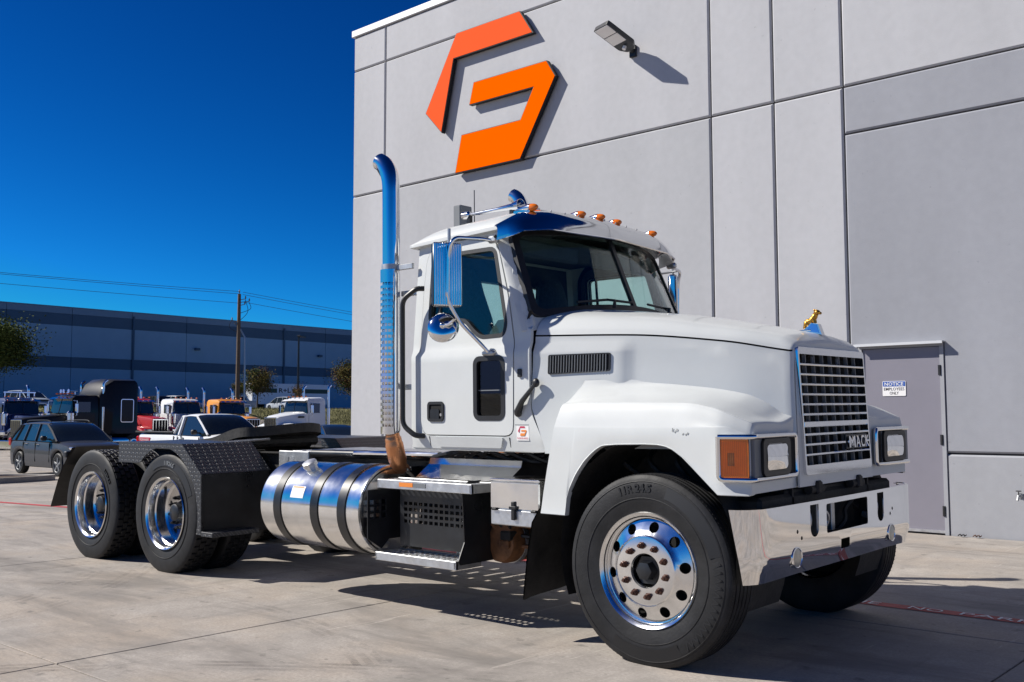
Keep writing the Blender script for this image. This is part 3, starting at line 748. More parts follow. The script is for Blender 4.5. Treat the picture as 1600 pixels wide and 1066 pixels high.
for s in (-1, 1):
    part('leaf_spring', MB().box((-5.95-.75, s*.5-.05, .72), (-5.9+.75, s*.5+.05, .82), .02), 'grime')
    part('leaf_spring', MB().tube(spline([(-.85, s*.45, .80), (-.4, s*.45, .68), (0, s*.45, .64), (.35, s*.45, .70), (.55, s*.45, .82)], 4), .045, 6), 'grime')
k = MB().tube([(0, -.95, WZ), (0, -.75, WZ-.02), (0, -.55, WZ-.1), (0, .55, WZ-.1), (0, .75, WZ-.02), (0, .95, WZ)], .06, 12); part('front_axle', k, 'grime')
part('drive_shaft', MB().tube([(-4.7, 0, .66), (-1.9, 0, .72)], .06, 14), 'grime')
k = MB().box((-1.7, -.28, .45), (.35, .28, 1.15), .08); part('engine', k, 'grime')
k = MB().lathe([(0, .1), (.05, .2), (.4, .22), (.75, .15), (.75, 0)], 20, (-1.55, 0, .75), 'x', -1); part('transmission', k, 'grime')
k = MB()
for i in range(9): k.box((-4.35+.2*i, -.42, 1.066), (-4.2+.2*i, .42, 1.088), .004)
part('deck_plate', k, 'alubr')
# air lines / rail along the deck
part('deck_rail', MB().tube([(-3.95, -.49, 1.075), (-2.35, -.49, 1.085)], .035, 12), 'blackmet'); part('deck_rail', MB().tube([(-3.3, -.56, 1.09), (-2.3, -.56, 1.10)], .022, 10), 'chrome')
k = MB().box((-4.42, -.52, .93), (-3.98, -.47, 1.09), .006)
for x in (-4.3, -4.22): k.box((x, -.524, 1.0), (x+.03, -.518, 1.04))
part('deck_bracket', k, 'steel')
# fifth wheel: greasy tilted plate with a throat
out = roundpoly([(-5.50, -.50), (-5.02, -.46), (-4.88, -.2), (-4.88, .2), (-5.02, .46), (-5.50, .50), (-5.95, .47), (-6.02, .25), (-5.55, .06), (-5.55, -.06), (-6.02, -.25), (-5.95, -.47)], .12, 4)
TF = Matrix.Translation((-5.3, 0, 1.24)) @ Matrix.Rotation(R(-10), 4, 'Y') @ Matrix.Translation((5.3, 0, -1.24))
k = sheet(out, [], lambda u, v, d: (u, v, 1.25+d+.012*math.sin(9*u+4*v)), .08, -.09, 0).xf(TF)
k.box((-5.6, -.46, 1.07), (-5.2, -.38, 1.2), .02); k.box((-5.6, .38, 1.07), (-5.2, .46, 1.2), .02); k.box((-5.6, -.4, 1.10), (-5.0, .4, 1.2), .03)
fwp = part('fifth_wheel', k, 'grime', 30)
part('release_handle', MB().tube([(-4.95, -.25, 1.18), (-4.95, -.72, 1.16), (-4.9, -.78, 1.16)], .014, 8), 'steel', 35, fwp)

# ---- rear fenders (chequer plate) --------------------------------
FW = 1.222
arch = [(L1+.60*math.cos(t), WZ+.60*math.sin(t)) for t in [R(-14+ (131+14)*i/22) for i in range(23)]]
face = [(-6.02, .975), (-5.68, .975)]+[p for p in reversed(arch)]+[(-4.562, .385), (-4.565, .905), (-4.885, 1.166), (-6.02, 1.17)]
def rear_fender():
    k = MB(); sheet(face, [], lambda u, v, d: (u, -FW+.012-d, v), None, 0, .012, k)
    def strip(pts, y0, y1, t=.006):
        for (x0, z0), (x1, z1) in zip(pts, pts[1:]):
            nx, nz = z0-z1, x1-x0; L = math.hypot(nx, nz); nx, nz = nx/L*t, nz/L*t
            if nz < 0: nx, nz = -nx, -nz
            k.add([(x0, y0, z0), (x1, y0, z1), (x1, y1, z1), (x0, y1, z0), (x0-nx, y0, z0-nz), (x1-nx, y0, z1-nz), (x1-nx, y1, z1-nz), (x0-nx, y1, z0-nz)],
                  [(0, 1, 2, 3), (7, 6, 5, 4), (0, 4, 5, 1), (1, 5, 6, 2), (2, 6, 7, 3), (3, 7, 4, 0)])
    strip([(-6.02, 1.168), (-4.886, 1.164), (-4.568, .908), ], -FW+.013, -.50)
    return k
fa, fb = both('rear_fender', rear_fender(), 'tread', 20)
for s, p_ in ((-1, fa), (1, fb)):
    part('fender_apron', MB().box((-4.574, s*(FW-.016), .37), (-4.568, s*.52, .904)), 'blackmet', 0, p_)
    part('fender_step', MB().box((-4.56, s*FW, .375), (-4.38, s*.75, .415), .004), 'tread', 30, p_)
    part('fender_bracket', MB().box((-4.02, s*.95, .71), (-3.86, s*.9, .76), .01), 'steel', 30, p_)
    # rear mud flap with its hanger arm
    k = MB(); P = [(-7.05, 1.09), (-7.24, .90), (-7.36, .74), (-7.52, .46)]
    k.grid([[(x, s*(.58+.62*j/6), z+.0*j) for j in range(7)] for x, z in P]); k.grid([[(x+.012, s*(.58+.62*j/6), z) for j in range(7)] for x, z in P])
    fl_ = part('rear_mud_flap', k, 'flap')
    part('flap_hanger', MB().box((-7.2, s*.40, .985), (-7.14, s*1.22, 1.05), .01).tube([(-6.9, s*.43, 1.0), (-7.17, s*.6, 1.02)], .03, 8), 'blackmet', 35, fl_)
    part('quarter_fender', MB().grid([[(L2-.64*math.cos(t), s*(.6+.6*j/3), WZ+.66*math.sin(t)) for j in range(4)] for t in [R(35+25*i/5) for i in range(6)]]), 'blackmet', 35, fl_)

# ---- fuel tank ----------------------------------------------------
TY, TZ, TRd = -.885, .70, .335
tx0, tx1 = -3.70, -2.46
def tank(side):
    s = side; c = (0, s*abs(TY), TZ)
    prof = [(tx0-.03, 0), (tx0-.028, TRd*.6), (tx0-.01, TRd*.93), (tx0+.015, TRd*.995), (tx0+.04, TRd), (tx1-.04, TRd), (tx1-.02, TRd+.004), (tx1-.005, TRd+.004), (tx1, TRd-.012), (tx1-.012, TRd-.03), (tx1+.01, TRd*.7), (tx1+.022, 0)]
    tk = part('fuel_tank', MB().lathe(prof, 72, c, 'x', 1), 'alu', 30)
    for x in (-3.46, -2.99, -2.665):
        k = MB().lathe([(x-.045, TRd+.001), (x-.045, TRd+.007), (x+.045, TRd+.007), (x+.045, TRd+.001)], 64, c, 'x', 1); part('tank_strap', k, 'blackmet', 30, tk)
        part('tank_bracket', MB().box((x-.05, s*.43, TZ-.36), (x+.05, s*.56, TZ+.30), .01), 'blackmet', 30, tk)
    ang = R(62); cy, cz = s*(abs(TY)+TRd*math.cos(ang)*1.0), TZ+TRd*math.sin(ang)
    mm = Matrix.Translation((-3.25, cy, cz)) @ Matrix.Rotation(-s*R(28), 4, 'X')
    k = MB().lathe([(-.03, .05), (.02, .05), (.02, .062), (.055, .06), (.06, .05), (.06, 0)], 8, (0, 0, 0), 'z', 1).xf(mm); part('filler_cap', k, 'alubr', 30, tk)
    if s < 0:
        part('tank_label', arcbox(c, TRd+.002, R(193), R(209), -3.30, -3.14), 'decalw', 0, tk)
        part('tank_label', arcbox(c, TRd+.0035, R(206.5), R(208.5), -3.29, -3.16), 'decalo', 0, tk)
def arcbox(c, r_, a0, a1, x0, x1, n=5):
    # angles are measured so that 180 deg faces -y
    a = [(2*math.pi-(a0+(a1-a0)*i/n)) for i in range(n+1)]
    return MB().grid([[(x, c[1]+r_*math.cos(t), c[2]+r_*math.sin(t)) for t in a] for x in (x0, x1)])
tank(-1); tank(1)

# ---- steps, tool box ---------------------------------------------
st = part('step_assembly', MB().box((-1.60, -.66, .45), (-2.38, -.60, .9), .01), 'blackmet', 30)
def stepmb(x0, x1, z0, z1, y0, y1):
    k = MB(); k.box((x0, y0, z0), (x1, y0+.025, z1), .004); k.box((x0, y1-.02, z0+.02), (x1, y1, z1), .004); k.box((x0, y0, z0), (x0+.02, y1, z1-.003), .003); k.box((x1-.02, y0, z0), (x1, y1, z1-.003), .003)
    return k
for (x0, x1, z0, z1, y0, y1) in ((-2.37, -1.42, .885, .95, -1.125, -.90), (-2.39, -1.57, .365, .425, -1.125, -.87)):
    s_ = part('step', stepmb(x0, x1, z0, z1, y0, y1), 'alubr', 30, st)
    n = int((x1-x0)/.055)
    hol = [rrect(x0+.035+i*.055, y0+.04+j*.06, x0+.07+i*.055, y0+.075+j*.06, .008, 2) for i in range(n-1) for j in range(int((y1-y0-.06)/.06))]
    part('step_tread', sheet([(x0+.018, y0+.022), (x1-.018, y0+.022), (x1-.018, y1-.018), (x0+.018, y1-.018)], hol, lambda u, v, d: (u, v, z1-.012+d), None, 0, .006), 'gstep', 0, st)
part('step_label', MB().box((-2.13, -1.128, .905), (-1.99, -1.1245, .935)), 'decalo', 0, st); part('step_label', MB().box((-1.985, -1.128, .905), (-1.86, -1.1245, .935)), 'gray', 0, st)
part('kick_plate', MB().add([(-2.2, -.90, .955), (-1.3, -.90, .955), (-1.26, -.80, 1.05), (-2.16, -.80, 1.05), (-2.16, -.785, 1.095), (-1.26, -.785, 1.095)], [(0, 1, 2, 3), (3, 2, 5, 4)]), 'alu', 0, st)
def grille_panel(x0, x1, z0, z1, rows, y, hx0, hx1, hz0, hz1, n, mapf=None):
    hol = [(hx0+(hx1-hx0)*i/n, hz0+(hz1-hz0)*j/rows) for i in range(n) for j in range(rows)]
    dx, dz = (hx1-hx0)/n, (hz1-hz0)/rows
    H = [[(a+.012, c+.01), (a+dx-.006, c+.01), (a+dx-.006, c+dz-.008), (a+.012, c+dz-.008)] for a, c in hol]
    return sheet([(x0, z0), (x1, z0), (x1, z1), (x0, z1)], H, mapf or (lambda u, v, d: (u, y-d, v)), None, 0, .008)
part('vent_panel', grille_panel(-2.25, -1.575, .47, .885, 4, -1.0, -2.22, -1.59, .625, .795, 12), 'blackmet', 0, st)
HG = [(-1.0, .40), (-.76, .40), (-.72, .5), (-.72, .96), (-1.02, .96), (-1.08, .90), (-1.06, .55), (-1.12, .43), (-1.1, .40)]
part('step_hanger', sheet(HG, [], lambda u, v, d: (-1.555+d, u, v), None, 0, .008), 'blackmet', 0, st)
HB = [(-1.185, .52), (-1.05, .435), (-.98, .50), (-.76, .50), (-.76, .87), (-1.185, .87)]
HH = [[(-1.165+.058*i, .66+.05*j), (-1.165+.058*i+.042, .66+.05*j), (-1.165+.058*i+.042, .66+.05*j+.036), (-1.165+.058*i, .66+.05*j+.036)] for i in range(3) for j in range(3)]
part('step_hanger', sheet(HB, HH, lambda u, v, d: (-2.412+d, u, v), None, 0, .008), 'blackmet', 0, st)
bx_ = part('tool_box', MB().box((-1.31, -1.06, .795), (-.885, -.72, .975), .008), 'alu', 30)
part('box_lid', MB().box((-1.315, -1.065, .976), (-.88, -.715, .995), .005), 'alu', 30, bx_)
part('box_tray', MB().box((-1.31, -1.055, .69), (-.885, -.72, .793), .006), 'alubr', 30, bx_)
part('box_latch', MB().box((-1.115, -1.075, .73), (-1.085, -1.056, .85), .004).box((-1.13, -1.08, .80), (-1.07, -1.06, .82), .003), 'black', 30, bx_)
for x in (-1.27, -.93): part('box_hinge', MB().box((x-.02, -1.072, .785), (x+.02, -1.055, .80), .003), 'black', 0, bx_)
# brown air drums below the box
part('air_tank', MB().lathe([(0, 0), (.0, .08), (.03, .14), (.08, .155), (.42, .155), (.47, .14), (.5, .08), (.5, 0)], 28, (-1.50, -.80, .53), 'y', 1), 'rust')
part('air_tank', MB().lathe([(0, 0), (.0, .07), (.03, .12), (.07, .135), (.3, .135), (.34, .1), (.35, 0)], 24, (-1.72, -.78, .50), 'y', 1), 'rust')
part('air_tank_band', MB().lathe([(.14, .156), (.14, .162), (.18, .162), (.18, .156)], 28, (-1.50, -.80, .53), 'y', 1), 'steel')
k = MB()
for i in range(6):
    a = Vector((-1.9+.15*i, -.62, .86)); k.tube(spline([a, a+Vector((.1, -.1, -.12)), a+Vector((.25, -.05, -.2)), a+Vector((.5, .1, -.15))], 4), .014, 6)
part('air_hose', k, 'grime')
k = MB()
for i in range(5): k.tube(spline([(-2.3+.12*i, -.62, 1.09), (-2.0+.14*i, -.66-.03*i, 1.13+.02*i), (-1.75+.14*i, -.6, 1.08), (-1.5+.1*i, -.5, 1.12)], 4), .016, 6)
part('air_hose', k, 'bluem' if False else 'black')
rc = random.Random(9)
for i in range(9):
    x, y, z = rc.uniform(-1.95, -1.35), rc.uniform(-.78, -.55), rc.uniform(.40, .72); d_ = rc.uniform(.025, .06)
    part('chassis_fitting', MB().box((x-d_, y-d_, z-d_*.7), (x+d_, y+d_, z+d_*.7), .01).tube([(x, y, z), (x+rc.uniform(-.12, .12), y-.03, z+rc.uniform(.08, .2))], .012, 6), ('rust', 'grime', 'steel')[i % 3])
for i in range(4):
    z = .45+.07*i; part('chassis_pipe', MB().tube(spline([(-1.95, -.70, z), (-1.7, -.74, z-.03), (-1.4, -.70, z+.05), (-1.1, -.62, z+.02)], 4), .014, 6), ('rust', 'black')[i % 2])
# front mud flap
k = MB(); P = [(-.80, .83), (-.86, .74), (-.90, .55), (-.94, .25)]
k.grid([[(x+.02*math.sin(j), -(.66+.5*j/6 - (.10*(1-j/6))*max(0, (.3-z)/.3)), z+(.05*(6-j)/6 if z < .3 else 0)) for j in range(7)] for x, z in P])
k.grid([[(x+.012+.02*math.sin(j), -(.66+.5*j/6), z+(.05*(6-j)/6 if z < .3 else 0)) for j in range(7)] for x, z in P])
fm = part('front_mud_flap', k, 'flap'); k2 = k.copy().mirror(); part('front_mud_flap', k2, 'flap')

# ---- exhaust stacks ----------------------------------------------
def stack(s):
    x, y = (-2.372, -.98) if s < 0 else (-2.72, .97)
    zo = 0 if s < 0 else .09
    top = spline([(x, y, 3.02), (x-.004, y, 3.15+zo), (x-.025, y, 3.24+zo), (x-.075, y, 3.315+zo), (x-.14, y, 3.355+zo)], 6)
    k = MB().tube([(x, y, 2.50), (x, y, 2.8)]+top, .066, 28, caps=False)
    # slash-cut mouth: pull the last ring's lower half back
    n = 28; last = range(len(k.v)-n, len(k.v)); zc = sum(k.v[i][2] for i in last)/n
    for i in last:
        p = k.v[i]; t = (p[2]-zc)/.066; k.v[i] = (p[0]+.07*(1-t)*.8+.0, p[1], p[2]-.05*(1-t)*.6)
    sp_ = part('exhaust_stack', k, 'chrome', 40)
    part('stack_bore', MB().tube([(x-.01, y, 3.15), (x-.04, y, 3.24), (x-.085, y, 3.30)], .057, 20), 'dark', 35, sp_)
    part('muffler', MB().lathe([(1.27, 0), (1.27, .05), (1.30, .066), (2.46, .066), (2.50, .06), (2.50, 0)], 32, (x, y, 0), 'z', 1), 'alu', 30, sp_)
    part('stack_clamp', MB().lathe([(2.50, .066), (2.50, .074), (2.54, .074), (2.54, .066)], 28, (x, y, 0), 'z', 1).box((x+.05, y-.012, 2.49), (x+.24, y+.012, 2.53), .003), 'steel', 30, sp_)
    # louvred heat shield wraps the outer half
    k = MB(); N, Z = 40, 112; z0, z1 = 1.275, 2.5; rr = .082
    a0, a1 = (R(150), R(338)) if s < 0 else (R(22), R(210))
    for j in range(Z):
        for i in range(N):
            slot = (j % 4 in (1, 2)) and (i % 4 in (0, 1, 2)) and 2 < j < Z-8 and 1 < i < N-3
            if slot: continue
            q = []
            for di, dj in ((0, 0), (1, 0), (1, 1), (0, 1)):
                t = a0+(a1-a0)*(i+di)/N; q.append((x+rr*math.cos(t), y+rr*math.sin(t), z0+(z1-z0)*(j+dj)/Z))
            k.add(q, [(0, 1, 2, 3)])
    part('heat_shield', k, 'chrome', 40, sp_)
    k = MB().tube(spline([(x, y, 1.30), (x+.005, y-s*.01, 1.24), (x+.008, y-s*.03, 1.15), (x-.03, y-s*.09, 1.07), (x-.13, y-s*.2, 1.01), (x-.28, y-s*.38, .98)], 6), [.048]*3+[.054]*3+[.062]*3+[.068]*3+[.068]*6+[.062]*3+[.056]*4+[.05]*3+[.05]*3, 20)
    part('exhaust_elbow', k, 'pipe', 40, sp_)
    for zz_ in (1.6, 2.3): part('stack_mount', MB().box((x+.05, y-s*.05, zz_), (x+.3, y-s*.09, zz_+.04), .004), 'steel', 30, sp_)
stack(-1); stack(1)

# ---- cab ----------------------------------------------------------
def wside(x, z):
    """half width of the cab skin"""
    if z <= 1.835: w_ = 1.018
    elif z <= 1.875: w_ = 1.018-.018*sstep(1.835, 1.875, z)
    else: w_ = 1.0-.072*(z-1.875)/.80
    if x < -2.09:
        t = min(1, (-2.09-x)/.085); w_ -= .085*(1-math.sqrt(max(0, 1-t*t)))
    if z > 1.97:
        xe = lin(z, [1.97, 2.09, 2.64], [-.985, -1.03, -1.26]); t = min(1, max(0, (x-(xe-.075))/.075)); w_ -= .055*(1-math.sqrt(max(0, 1-t*t*.98)))
    if z < 1.27: w_ -= .02*sstep(1.27, 1.17, z)
    return w_
cmap = lambda u, v, d: (u, -(wside(u, v)+d), v)
side_out = roundpoly([(-2.172, 1.18), (-.868, 1.17), (-.888, 1.25), (-.912, 1.30), (-.966, 1.40), (-.985, 1.45), (-.992, 1.52), (-.992, 1.97), (-1.03, 2.09), (-1.26, 2.65), (-1.32, 2.70), (-2.172, 2.70)], .03, 2)
door_out = roundpoly([(-1.985, 1.275), (-1.135, 1.275), (-1.128, 1.86), (-1.205, 2.20), (-1.325, 2.565), (-1.40, 2.64), (-1.93, 2.655), (-2.02, 2.56), (-2.035, 2.3), (-2.03, 1.86), (-2.02, 1.40)], .07, 4)
win = roundpoly([(-1.955, 2.085), (-1.60, 2.075), (-1.51, 1.99), (-1.44, 1.945), (-1.235, 1.95), (-1.215, 2.02), (-1.355, 2.555), (-1.955, 2.555)], .05, 4)
peep = rrect(-1.48, 1.385, -1.215, 1.80, .045)
hand = rrect(-1.93, 1.375, -1.785, 1.50, .02)
skin = sheet(side_out, [offset(door_out, .007)], cmap, .05, -.025, 0)
k = skin.copy(); k.merge(skin.copy().mirror())
# rear wall with its window, floor, firewall, cowl top, header
rw = rrect(-.55, 2.02, .55, 2.45, .06)
sheet([(-.94, 1.18), (.94, 1.18), (.94, 1.86), (.86, 2.70), (-.86, 2.70), (-.94, 1.86)], [rw], lambda u, v, d: (-2.172-d+.0, u, v), .12, -.02, .002, k)
k.box((-2.15, -.98, 1.165), (-.95, .98, 1.2), .004)
cab = part('cab', k, 'white', 32)
part('rear_window', sheet(offset(rw, .005), [], lambda u, v, d: (-2.168-d, u, v), None, 0, .005), 'side', 0, cab)
part('door_jamb', sheet(offset(door_out, .03), [win, peep], lambda u, v, d: (u, -(wside(u, v)+d), v), .06, -.045, -.035), 'dark', 30, cab)
part('door_jamb', sheet(offset(door_out, .03), [win], lambda u, v, d: (u, (wside(u, v)+d), v), .06, -.045, -.035), 'dark', 30, cab)
# sill step-panel below the door with two dark joints
for x in (-1.93, -1.17):
    part('sill_seam', sheet([(x-.003, 1.19), (x+.003, 1.19), (x+.003, 1.262), (x-.003, 1.262)], [], cmap, None, -.002, .0015), 'dark', 0, cab)
part('sill_plate', sheet(roundpoly([(-1.84, 1.19), (-1.25, 1.19), (-1.22, 1.262), (-1.87, 1.262)], .012), [], cmap, .05, -.01, .012), 'white', 30, cab)
part('cab_trim_seam', sheet([(-1.12, 1.345), (-1.0, 1.345), (-1.0, 1.349), (-1.12, 1.349)], [], cmap, None, -.002, .0012), 'gray', 0, cab)
# doors
def doorpart(s):
    holes = [win]+([peep] if s < 0 else [])
    d_ = sheet(door_out, holes, lambda u, v, d: (u, -(wside(u, v)+d), v), .045, -.03, .004)
    if s > 0: d_.mirror()
    dr_ = part('door', d_, 'white', 32)
    def sub(nm, k, m, sm_=30):
        if s > 0: k.mirror()
        return part(nm, k, m, sm_, dr_)
    sub('window', sheet(offset(win, .004), [], cmap, .08, -.02, -.016), 'side')
    sub('window_seal', sheet(offset(win, .016), [offset(win, -.012)], cmap, .06, -.018, .0065), 'black')
    sub('window_divider', sheet([(-1.885, 2.08), (-1.865, 2.08), (-1.865, 2.555), (-1.885, 2.555)], [], cmap, .06, -.018, -.006), 'black')
    if s < 0:
        sub('peep_window', sheet(offset(peep, .002), [], cmap, .1, -.018, -.012), 'peep'); sub('peep_seal', sheet(offset(peep, .012), [offset(peep, -.022)], cmap, .08, -.018, .008), 'black')
        sub('peep_rail', sheet([(-1.46, 1.575), (-1.235, 1.575), (-1.235, 1.582), (-1.46, 1.582)], [], cmap, .08, -.012, -.009), 'gray')
    sub('door_handle', sheet(offset(hand, .008), [offset(hand, -.012)], cmap, None, .003, .014), 'black'); sub('handle_recess', sheet(hand, [], cmap, None, .002, .006), 'dark')
    sub('handle_paddle', sheet(rrect(-1.91, 1.385, -1.82, 1.455, .012), [], cmap, None, .006, .013), 'blackmet'); sub('lock', MB().lathe([(0, 0), (0, .012), (.006, .011), (.006, 0)], 12, (-1.80, -1.026, 1.415)), 'chrome')
    return dr_
doorR = doorpart(-1); doorL = doorpart(1)
# roof
def roofpt(a, b_, lift=0.):
    y = .975*a; xf = -1.175-.10*abs(a)**1.7; xr = -2.225+.05*abs(a)**6; x = xr+(xf-xr)*b_
    edge = 2.665+.035*b_
    h = .185*max(0, 1-abs(a)**3.2)**.62*max(0, 1-(1-min(1, b_/.34))**2.6)**.75*(1-.35*max(0, (b_-.86)/.14)**2)
    return (x, y, edge+h+lift)
k = MB(); na, nb = 60, 34
aa = [math.sin(math.pi/2*(2*i/na-1)) for i in range(na+1)]
k.grid([[roofpt(a, j/nb) for j in range(nb+1)] for a in aa])
rim = [roofpt(a, 1) for a in aa]+[roofpt(1, j/nb) for j in range(nb-1, -1, -1)]+[roofpt(a, 0) for a in reversed(aa[:-1])]+[roofpt(-1, j/nb) for j in range(1, nb)]
k.grid([rim, [(x, y, z-.022) for x, y, z in rim], [(-1.7+(x+1.7)*.93, y*.95, z-.026) for x, y, z in rim]], close_v=True)
roof = part('roof', k, 'white', 40)
part('headliner', MB().grid([[(-2.12, -.88, 2.66), (-2.12, .88, 2.66)], [(-1.25, -.88, 2.67), (-1.25, .88, 2.67)]]), 'cabin', 0, cab)
# windscreen: two panes in a black seal
def wsp(y, t):
    q = abs(y)/.93
    bot = Vector((-.845-.17*q**1.8, y, 2.150-.085*q**2)); top = Vector((-1.075-.175*q**1.9, y*.945, 2.700-.05*q**2))
    return bot.lerp(top, t)
wmap = lambda u, v, d: tuple(wsp(u, v)+Vector((.92, 0, .39))*d)
for s in (-1, 1):
    pane = roundpoly([(s*.012, .0), (s*.93, .0), (s*.935, .99), (s*.012, 1.0)] if s > 0 else [(s*.93, .0), (s*.012, .0), (s*.012, 1.0), (s*.935, .99)], .07, 5)
    part('windscreen', sheet(pane, [], wmap, .09, 0, .005), 'wind', 60, cab)
out = roundpoly([(-.955, -.025), (.955, -.025), (.955, 1.03), (-.955, 1.03)], .11, 6); inn = roundpoly([(-.905, .05), (.905, .05), (.905, .97), (-.905, .97)], .10, 6)
part('windscreen_seal', sheet(out, [inn], wmap, .06, -.02, .016), 'black', 40, cab)
part('windscreen_divider', sheet([(-.02, .02), (.02, .02), (.02, 1.0), (-.02, 1.0)], [], wmap, .08, -.01, .016), 'black', 40, cab)
# A pillars, header and cowl skin around the windscreen
k = MB()
out2 = [(-1.04, -.16), (1.04, -.16), (1.045, 1.12), (-1.045, 1.12)]
def omap(u, v, d):
    p = wsp(max(-.96, min(.96, u)), v); e = max(0, abs(u)-.96)
    return (p.x-e*.75-.012+d*.9, p.y+math.copysign(e*.45, u), p.z+d*.3)
sheet(out2, [roundpoly([(-.93, .0), (.93, .0), (.93, 1.0), (-.93, 1.0)], .09, 5)], omap, .05, -.01, 0, k)
part('windscreen_surround', k, 'white', 40, cab)
k = MB().grid([[(-.99-.06, -.97+.194*i, 2.03), (-.845-.17*(abs(-.97+.194*i)/.93)**1.8, -.97+.194*i, 2.10)] for i in range(11)]); k.box((-1.05, -.96, 1.2), (-1.03, .96, 2.05)); part('cowl', k, 'black', 40, cab)
# wipers
for y0, y1, y2 in ((-.30, -.60, -.05), (.42, .16, .70)):
    a = wsp(y0-.0, -.02)+Vector((.05, 0, .02)); m_ = wsp((y1+y2)/2, .085)+Vector((.035, 0, .02))
    wp = part('wiper', MB().tube([a, a.lerp(m_, .5)+Vector((.03, 0, .02)), m_], [.016, .012, .008], 8), 'black', 40, cab)
    part('wiper_blade', MB().tube([wsp(y1, .085)+Vector((.03, 0, .012)), m_, wsp(y2, .075)+Vector((.03, 0, .012))], .009, 6), 'black', 40, wp)
# interior
k = MB()
def seatmb(y):
    q = MB(); q.box((-2.0, y-.27, 1.55), (-1.42, y+.27, 1.70), .05)
    for i, (z, x, hw, th) in enumerate(((1.68, -1.93, .26, .09), (2.0, -1.99, .27, .09), (2.25, -2.03, .24, .08), (2.42, -2.05, .17, .07), (2.52, -2.06, .12, .05))): pass
    pr = [(1.66, -1.92, .25), (1.9, -1.97, .27), (2.15, -2.01, .255), (2.33, -2.04, .20), (2.46, -2.055, .16), (2.52, -2.06, .10)]
    ring = []
    for z, x, hw in pr: ring.append([(x+.08*math.cos(t)+.0, y+hw*math.sin(t), z) for t in [2*math.pi*i/14 for i in range(14)]])
    q.grid(ring, close_v=True); q.box((-1.95, y-.2, 1.2), (-1.5, y+.2, 1.56), .03); return q
for y in (-.52, .52): part('seat', seatmb(y), 'seat', 40, cab)
prof = [(-1.08, 1.75), (-1.10, 2.02), (-1.16, 2.07), (-1.35, 2.06), (-1.43, 1.98), (-1.42, 1.7)]
part('dashboard', MB().prism(prof, lambda u, v, d: (u, d, v), -.92, .92), 'cabin', 30, cab)
k = MB(); tw = Matrix.Translation((-1.50, .52, 2.06)) @ Matrix.Rotation(R(-32), 4, 'Y')
k.tube([(.235*math.cos(t), .235*math.sin(t), 0) for t in [2*math.pi*i/28 for i in range(29)]], .016, 8, caps=False); k.box((-.22, -.02, -.01), (.22, .02, .01)); k.box((-.02, -.22, -.01), (.02, .22, .01)); k.tube([(0, 0, 0), (0, 0, -.3)], .03, 8)
part('steering_wheel', k.xf(tw), 'black', 40, cab)
part('rear_trim', sheet([(-.9, 1.22), (.9, 1.22), (.9, 1.9), (.84, 2.64), (-.84, 2.64), (-.9, 1.9)], [offset(rw, .01)], lambda u, v, d: (-2.14+d, u, v), None, 0, .008), 'cabin', 0, cab)
for s in (-1, 1):
    q = sheet(offset(door_out, -.02), [offset(win, .012)]+([offset(peep, .012)] if s < 0 else []), cmap, .12, -.062, -.05)
    if s > 0: q.mirror()
    part('door_trim', q, 'cabin', 30, doorR if s < 0 else doorL)
part('cab_floor_mat', MB().box((-2.12, -.93, 1.202), (-1.06, .93, 1.215)), 'cabin', 0, cab)
part('firewall_trim', MB().box((-1.10, -.93, 1.22), (-1.07, .93, 1.98)), 'cabin', 0, cab)
for s in (-1, 1): part('sun_shade', MB().box((-1.33, s*.1, 2.52), (-1.27, s*.8, 2.64), .015), 'cabin', 30, cab)
# sun visor
def vis(y, t):
    q = abs(y); top = Vector((lin(q, [0, .7, .9, 1.0], [-1.185, -1.205, -1.245, -1.31]), y, lin(q, [0, .6, .85, 1.0], [2.872, 2.855, 2.80, 2.70])))
    bot = Vector((lin(q, [0, .74, .93, .975, 1.0], [-.975, -1.03, -1.075, -1.13, -1.28]), y, lin(q, [0, .74, .95, 1.0], [2.685, 2.672, 2.648, 2.60])))
    p = top.lerp(bot, t); bulge = .035*math.sin(math.pi*t); return p+Vector((bulge*.6, 0, bulge))
ysv = [-1.0, -.985, -.97, -.94, -.9, -.83, -.74]+[-.74+1.48*i/16 for i in range(1, 16)]+[.74, .83, .9, .94, .97, .985, 1.0]
k = MB(); k.grid([[vis(y, t/10) for t in range(11)] for y in ysv]); k.grid([[vis(y, t/10)+Vector((-.006, 0, -.006)) for t in range(11)] for y in ysv])
e1 = [vis(y, 1) for y in ysv]; k.grid([e1, [p+Vector((-.006, 0, -.006)) for p in e1]])
M['visor'] = mat('visor_steel', (.60, .61, .63), .05, 1, rvar=.02, nscale=6)
visor = part('sun_visor', k, 'visor', 25)
part('visor_hem', MB().tube([vis(y, 1) for y in ysv], .006, 6), 'chrome', 40, visor)
for y in (-.985, .985): part('visor_bolt', MB().ball((-1.30, y*1.012, 2.625), .012, 8, 6), 'blackmet', 40, visor)
for y in [-.6+.15*i for i in range(9)]: part('visor_rivet', MB().ball(vis(y, .3)+Vector((.002, 0, .003)), .006, 8, 4), 'steel', 40, visor)
# roof marker lights
for y in (-.745, -.225, 0., .225, .745):
    z = 2.872-.028*abs(y)/.745; x = -1.29-.03*(abs(y)/.745)
    pr = [(0, .002), (.03, .010), (.08, .021), (.13, .028), (.15, .029)]
    q = MB().lathe(pr, 16, (x-.02, y, z), 'x', 1); q.box((x-.02, y-.02, z-.04), (x+.13, y+.02, z-.005), .005); mk = part('marker_light', q, 'chrome', 40)
    part('amber_lens', MB().lathe([(.148, .0275), (.17, .027), (.195, .020), (.21, .008), (.212, 0)], 16, (x-.02, y, z), 'x', 1), 'amber', 40, mk)
